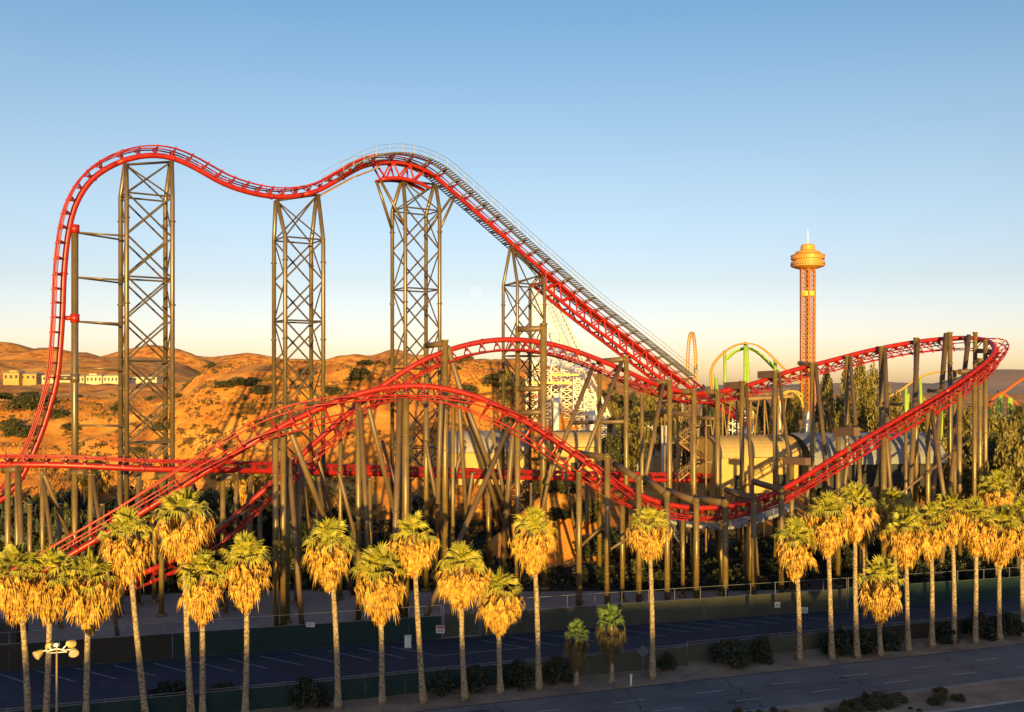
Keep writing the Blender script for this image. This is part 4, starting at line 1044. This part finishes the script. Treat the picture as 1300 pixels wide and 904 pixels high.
LAB = {('euca', LEAFO.name): 'tall feathery olive green tree behind the rides', ('round', LEAFO.name): 'rounded olive green tree behind the rides', ('round', LEAFD.name): 'rounded dark green tree behind the rides', ('conifer', LEAFO.name): 'small olive conifer left of the arched green coaster', ('conifer', LEAFD.name): 'small dark conifer left of the arched green coaster'}
for t in TR: bgtree(*t, LAB[(t[4], t[6].name)], 'trees behind the rides')
# dark growth under the tracks
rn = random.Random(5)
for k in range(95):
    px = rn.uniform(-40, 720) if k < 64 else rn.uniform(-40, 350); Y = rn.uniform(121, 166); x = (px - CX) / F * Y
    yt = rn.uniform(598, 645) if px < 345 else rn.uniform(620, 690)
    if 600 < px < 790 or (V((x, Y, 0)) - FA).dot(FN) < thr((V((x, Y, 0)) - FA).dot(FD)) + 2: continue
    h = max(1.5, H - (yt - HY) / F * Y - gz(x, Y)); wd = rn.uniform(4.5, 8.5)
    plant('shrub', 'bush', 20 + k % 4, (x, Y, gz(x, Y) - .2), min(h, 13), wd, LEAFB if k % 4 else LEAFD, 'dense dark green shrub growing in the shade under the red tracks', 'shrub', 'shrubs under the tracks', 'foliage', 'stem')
for k in range(46):
    px = rn.uniform(690, 1300); Y = rn.uniform(122, 148); x = (px - CX) / F * Y
    h = rn.uniform(1.5, 4.2) if px < 1000 else rn.uniform(3, 7); wd = rn.uniform(4, 7)
    plant('shrub', 'bush', 20 + k % 4, (x, Y, gz(x, Y) - .2), h, wd, LEAFB if k % 3 else LEAFD, 'low dark green shrub on the slope behind the right part of the fence', 'shrub', 'shrubs behind the fence', 'foliage', 'stem')
def hit(px, py):
    Y = 150.0
    while Y < 900:
        p = P(px, py, Y)
        if p.z <= gz(p.x, p.y): return p
        Y += .7
    return None
# ivy and undergrowth, too many leaves to count
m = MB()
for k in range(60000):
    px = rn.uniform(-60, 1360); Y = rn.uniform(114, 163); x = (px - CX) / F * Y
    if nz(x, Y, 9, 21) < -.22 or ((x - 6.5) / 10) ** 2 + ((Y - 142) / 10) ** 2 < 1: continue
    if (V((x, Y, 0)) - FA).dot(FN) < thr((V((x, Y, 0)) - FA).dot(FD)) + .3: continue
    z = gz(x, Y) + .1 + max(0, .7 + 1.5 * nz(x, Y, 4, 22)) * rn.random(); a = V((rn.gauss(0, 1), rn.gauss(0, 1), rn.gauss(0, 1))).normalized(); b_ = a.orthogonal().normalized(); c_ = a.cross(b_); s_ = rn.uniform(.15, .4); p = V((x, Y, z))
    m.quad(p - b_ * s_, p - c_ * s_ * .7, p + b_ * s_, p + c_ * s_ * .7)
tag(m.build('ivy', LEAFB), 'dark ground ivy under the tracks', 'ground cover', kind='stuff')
# fine brown scrub, too many bushes to count
m = MB()
for k in range(6000):
    px = rn.uniform(-40, 700); Y = 158 + 115 * rn.random() ** 1.1; x = (px - CX) / F * Y
    if nz(x, Y, 24, 31) + .5 * nz(x, Y, 7, 32) < .05: continue
    c_ = V((x, Y, gz(x, Y))); q = rn.uniform(.25, .75) * (1.5 if rn.random() < .12 else 1)
    leaf_cloud(m, rn, c_ + V((0, 0, q * .35)), (q, q, q * .7), 13, q * .42)
tag(m.build('scrub', mat('scrub_leaf', (.16, .085, .026), (.075, .055, .02), .12, .8, c3=(.24, .14, .04))), 'brown and olive scrub dotted over the hillside', 'scrub', kind='stuff')
# hillside scrub
for k in range(150):
    px = rn.uniform(-20, 660); Y = rn.uniform(172, 262); x = (px - CX) / F * Y
    if nz(x, Y, 40, 12) < -.05: continue
    s = rn.uniform(.8, 2.4) * (1 + max(0, 1.2 * nz(x, Y, 30, 13)))
    plant('shrub', 'bush', 20 + k % 4, (x, Y, gz(x, Y) - .2), s * .75, s * 1.5, (LEAFD, LEAFG, LEAFG)[k % 3], 'dark dry shrub scattered on the golden hillside' if k % 3 == 0 else 'rust brown dry shrub scattered on the golden hillside', 'shrub', 'shrubs on the hillside', 'foliage', 'stem')
for px, py, Y, w_, h in ((22, 552, 0, 6, 3), (45, 515, 0, 8, 3), (330, 500, 0, 5, 2.2), (150, 520, 0, 4, 2), (205, 545, 0, 5, 2), (420, 500, 0, 5, 2), (590, 500, 0, 6, 2.5), (30, 520, 262, 7, 3.4), (60, 512, 268, 5, 2.4), (15, 545, 225, 6, 3), (285, 492, 240, 5, 1.8), (303, 489, 243, 5.5, 2.2), (320, 486, 246, 4, 1.6), (40, 506, 290, 8, 2.4), (5, 506, 295, 7, 2.2), (72, 530, 0, 6, 2.4), (90, 545, 0, 4, 2), (455, 480, 235, 6, 3), (640, 492, 230, 9, 4)):
    q = hit(px, py)
    if q is None: continue
    plant('shrub', 'bush', 21, (q.x, q.y, gz(q.x, q.y) - .4), h, w_, LEAFD, 'large dark shrub clump on the golden hillside', 'shrub', 'large shrubs on the hillside', 'foliage', 'stem')
# grass and brush tufts, too many to count
m = MB()
for k in range(32000):
    px = rn.uniform(-40, 690); Y = 158 + 110 * rn.random() ** 1.2; x = (px - CX) / F * Y
    if nz(x, Y, 18, 15) + .35 * nz(x, Y, 5, 16) < -.12: continue
    z = gz(x, Y); a = rn.random() * 3.14; s = rn.uniform(.16, .48); d = V((math.cos(a), math.sin(a), 0)) * s * .8; lean = V((rn.uniform(-.3, .3), rn.uniform(-.3, .3), 1)) * s
    p = V((x, Y, z - .05)); m.tri(p - d, p + d, p + lean + d * .2); d = V((-d.y, d.x, 0)); m.tri(p - d, p + d, p + lean - d * .3)
gr = m.build('dry_grass', mat('dry_grass_blade', (.62, .32, .07), (.36, .15, .032), .10, .9, c3=(.15, .075, .025))); tag(gr, 'dry golden grass tufts covering the hillside', 'grass', kind='stuff')
# bushes at the street fence
BU = [(215, 893, 48, 24, 'dark round bush at the foot of the tallest left palm'), (286, 894, 46, 20, 'low dark bush before the last palm of the left clump'), (393, 904, 46, 38, 'dark round bush left of the lone slim palm'), (562, 886, 42, 28, 'dark bush, left one of the two beside the gate palm'), (606, 882, 34, 34, 'dark bush, right one of the two beside the gate palm'),
      (661, 877, 40, 30, 'dark bush between the smallest golden palm and the tall straight one'), (711, 873, 36, 34, 'dark bush just left of the young green palms'), (851, 856, 24, 22, 'small bush right of the palm before the curved platform'), (932, 850, 48, 36, 'large round bush, left of the pair beside the road'), (972, 846, 34, 30, 'smaller round bush, right of the pair beside the road'),
      (1066, 835, 40, 32, 'dark bush behind the right hand palm pair'), (1100, 833, 36, 30, 'dark bush left of the squat palm'), (1133, 829, 30, 24, 'dark bush right of the squat palm'), (1205, 819, 36, 22, 'low bush at the foot of the tallest right palm'), (1250, 815, 34, 34, 'dark bush between the last palms on the right'), (1284, 812, 36, 30, 'dark bush near the right edge of the photo')]
for k, (px, pb, w_, h, l) in enumerate(BU):
    p = G(px, pb - 3); p += back * .5; plant('bush', 'bush', 20 + k % 4, p, h / F * p.y * 1.25, w_ / F * p.y / 1.05, LEAFB, l, 'bush', 'bushes along the street fence', 'foliage', 'stem')
for k in range(130):
    if k % 5 == 0: u0, v0 = rn.uniform(-14, 48), rn.uniform(-12.3, -9.5)
    u = u0 + rn.gauss(0, .9); v = max(-12.8, min(-9.1, v0 + rn.gauss(0, .5))); p = S(u, v, .12); s = rn.uniform(.25, .95)
    plant('median_shrub', 'bush', 20 + k % 4, p, s * rn.uniform(.7, 1.2), s * rn.uniform(1.0, 1.8), LEAFM, 'low olive brown shrub planted in the road median', 'shrub', 'shrubs in the median', 'foliage', 'stem')

# ------------------------------------------------------------------ street furniture
L0 = P(72, 904, 62); lampz = lambda py: H - (py - HY) / F * 62
lp = thing('street_lamp', (L0.x, 62, 0), 'twin headed car park floodlight on a thin pole at the lower left', 'street lamp')
m = MB(); m.tube([(L0.x, 62, 0), (L0.x, 62, lampz(822))], [.085, .055], 10); m.build('pole', mat('tan_pole_paint', (.40, .27, .14), (.34, .22, .12), 2, .5), lp)
m = MB(); m.tube([(L0.x - .62, 61.9, lampz(827)), (L0.x, 62, lampz(823.5)), (L0.x + .66, 61.9, lampz(825.5))], .05, 8); m.tube([(L0.x - .4, 62, lampz(829)), (L0.x + .66, 62, lampz(827.5))], .035, 6); m.build('crossarm', WHITE, lp)
m = MB(); m.box((L0.x, 62, lampz(818.5)), .13, .13, .1); m.tube([(L0.x, 62, lampz(822)), (L0.x, 62, lampz(818))], .05, 8); m.build('photocell', WHITE, lp)
for ox, oy, dx, dy in ((-1.12, 830, -.55, -.75), (1.06, 827, .45, -.8), (-.68, 822.5, -.3, .9), (.62, 820, .3, .9)):
    c = V((L0.x + ox, 62 + (0 if dy < 0 else .5), lampz(oy))); d = V((dx, dy, -.45)).normalized()
    m = MB(); m.tube([c - d * .30, c - d * .25, c - d * .05, c + d * .20, c + d * .23], [.08, .14, .22, .30, .30], 14); hd = m.build('lamp_head', mat('cream_lamp_enamel', (.66, .50, .16), (.58, .44, .14), 3, .35), lp)
    m = MB(); m.tube([c + d * .232, c + d * .26], [.27, .23], 14); m.build('lens', mat('lamp_lens_glass', (.62, .50, .42), (.5, .4, .34), 6, .15), hd)
    m = MB(); m.tube([c - d * .2, V((L0.x + ox * .55, 62, lampz(825)))], .045, 6); m.build('bracket', WHITE, hd)
def sign(name, px, py, Y, w_, h, label, red=False):
    c = P(px, py, Y); r = thing(name, c, label, 'sign'); m = MB(); m.box(c, w_ / 2, .02, h / 2); m.build('sign_face', SIGNW, r)
    m = MB()
    if red:
        m.box(c + V((0, -.025, h * .28)), w_ * .42, .006, h * .13); m.build('red_band', SIGNR, r); m = MB()
        for k in range(2): m.box(c + V((0, -.025, -h * (.05 + .2 * k))), w_ * .36, .006, h * .04); m.build('text_line', DARK, r); m = MB()
    else:
        for k in range(3): m.box(c + V((0, -.025, h * (.22 - .2 * k))), w_ * .34, .006, h * .035); m.build('text_line', DARK, r); m = MB()
sign('warning_sign', 559, 799, fx(559).y - .25, .85, .75, 'small white notice with a red band on the green fence left of the gate', True)
sign('notice_sign', 394, 793, fx(394).y - .2, .8, .45, 'small pale notice high on the left fence')
sign('notice_sign', 987, 768, fx(987).y - .2, .6, .6, 'small square pale notice on the faded fence')
sign('notice_sign', 1021, 775, fx(1021).y - .2, .8, .7, 'larger white notice on the faded fence beside a palm trunk')
p = G(518, 822); r = thing('utility_box', p, 'white utility pillar standing in the car park before the green fence', 'utility box')
m = MB(); m.box(p + V((0, 0, .55)), .3, .25, .52); m.build('cabinet', WHITE, r); m = MB(); m.box(p + V((0, 0, 1.1)), .34, .29, .035); m.build('lid', SIGNW, r); m = MB(); m.box(p + V((0, 0, .02)), .4, .35, .03); m.build('base', KERB, r)
p = G(816, 859); r = thing('road_sign', p, 'grey diamond road sign on a post beside the palm before the curved platform', 'sign')
m = MB(); m.tube([p, p + V((0, 0, 2.6))], .04, 8); m.build('post', GALV, r); q = V((.35, .94, 0)); sx_ = V((.94, -.35, 0)); m = MB(); c = p + V((0, -.06, 2.2)); a1 = (sx_ + V((0, 0, 1))).normalized(); a2 = (V((0, 0, 1)) - sx_).normalized(); m.box(c, .42, .42, .012, a1, a2, a1.cross(a2)); m.build('sign_plate', mat('dull_sign_back', (.10, .12, .15), (.07, .09, .11), 2, .6), r)
p = G(801, 871); r = thing('marker_post', p, 'short white marker post at the road verge', 'post')
m = MB(); m.tube([p, p + V((0, 0, .8))], .09, 8); m.build('post', WHITE, r); m = MB(); m.tube([p + V((0, 0, .8)), p + V((0, 0, 1.0))], [.14, .1], 8); m.build('cap', SIGNW, r)
p = G(2, 818); r = thing('waste_container', p, 'black waste container behind the fence at the left edge', 'container')
m = MB(); m.box(p + V((0, 1, 1.0)), 1.4, .9, .9); m.build('body', DARK, r); m = MB(); m.box(p + V((0, 1, 1.96)), 1.5, 1.0, .05); m.build('lid', DARK, r)

# ------------------------------------------------------------------ moon
MY = 9000; c = P(604.5, 370, MY); mo = thing('moon', c, 'faint pale full moon low in the sky left of the lattice tower', 'moon')
bpy_m = MB(); nlat = 16
bpy_m.lathe(c, [(max(.5, 56 * math.sin(math.pi * k / nlat)), -56 * math.cos(math.pi * k / nlat)) for k in range(nlat + 1)], 32); bpy_m.sm = [True] * len(bpy_m.sm)
mm = bpy.data.materials.new('moon_glow'); mm.use_nodes = True; t = mm.node_tree; t.nodes.clear()
o_ = N(t, 'ShaderNodeOutputMaterial'); ad = N(t, 'ShaderNodeAddShader'); tr = N(t, 'ShaderNodeBsdfTransparent'); em = N(t, 'ShaderNodeEmission')
nn = N(t, 'ShaderNodeTexNoise'); nn.inputs['Scale'].default_value = .03; rr = N(t, 'ShaderNodeValToRGB'); ramp(rr, [(.35, (.6, .62, .66)), (.65, (1, .98, .95))]); co = N(t, 'ShaderNodeTexCoord')
t.links.new(co.outputs['Object'], nn.inputs['Vector']); t.links.new(nn.outputs[0], rr.inputs[0]); t.links.new(rr.outputs[0], em.inputs[0]); em.inputs[1].default_value = .018
t.links.new(tr.outputs[0], ad.inputs[0]); t.links.new(em.outputs[0], ad.inputs[1]); t.links.new(ad.outputs[0], o_.inputs[0])
bpy_m.build('disc', mm, mo)
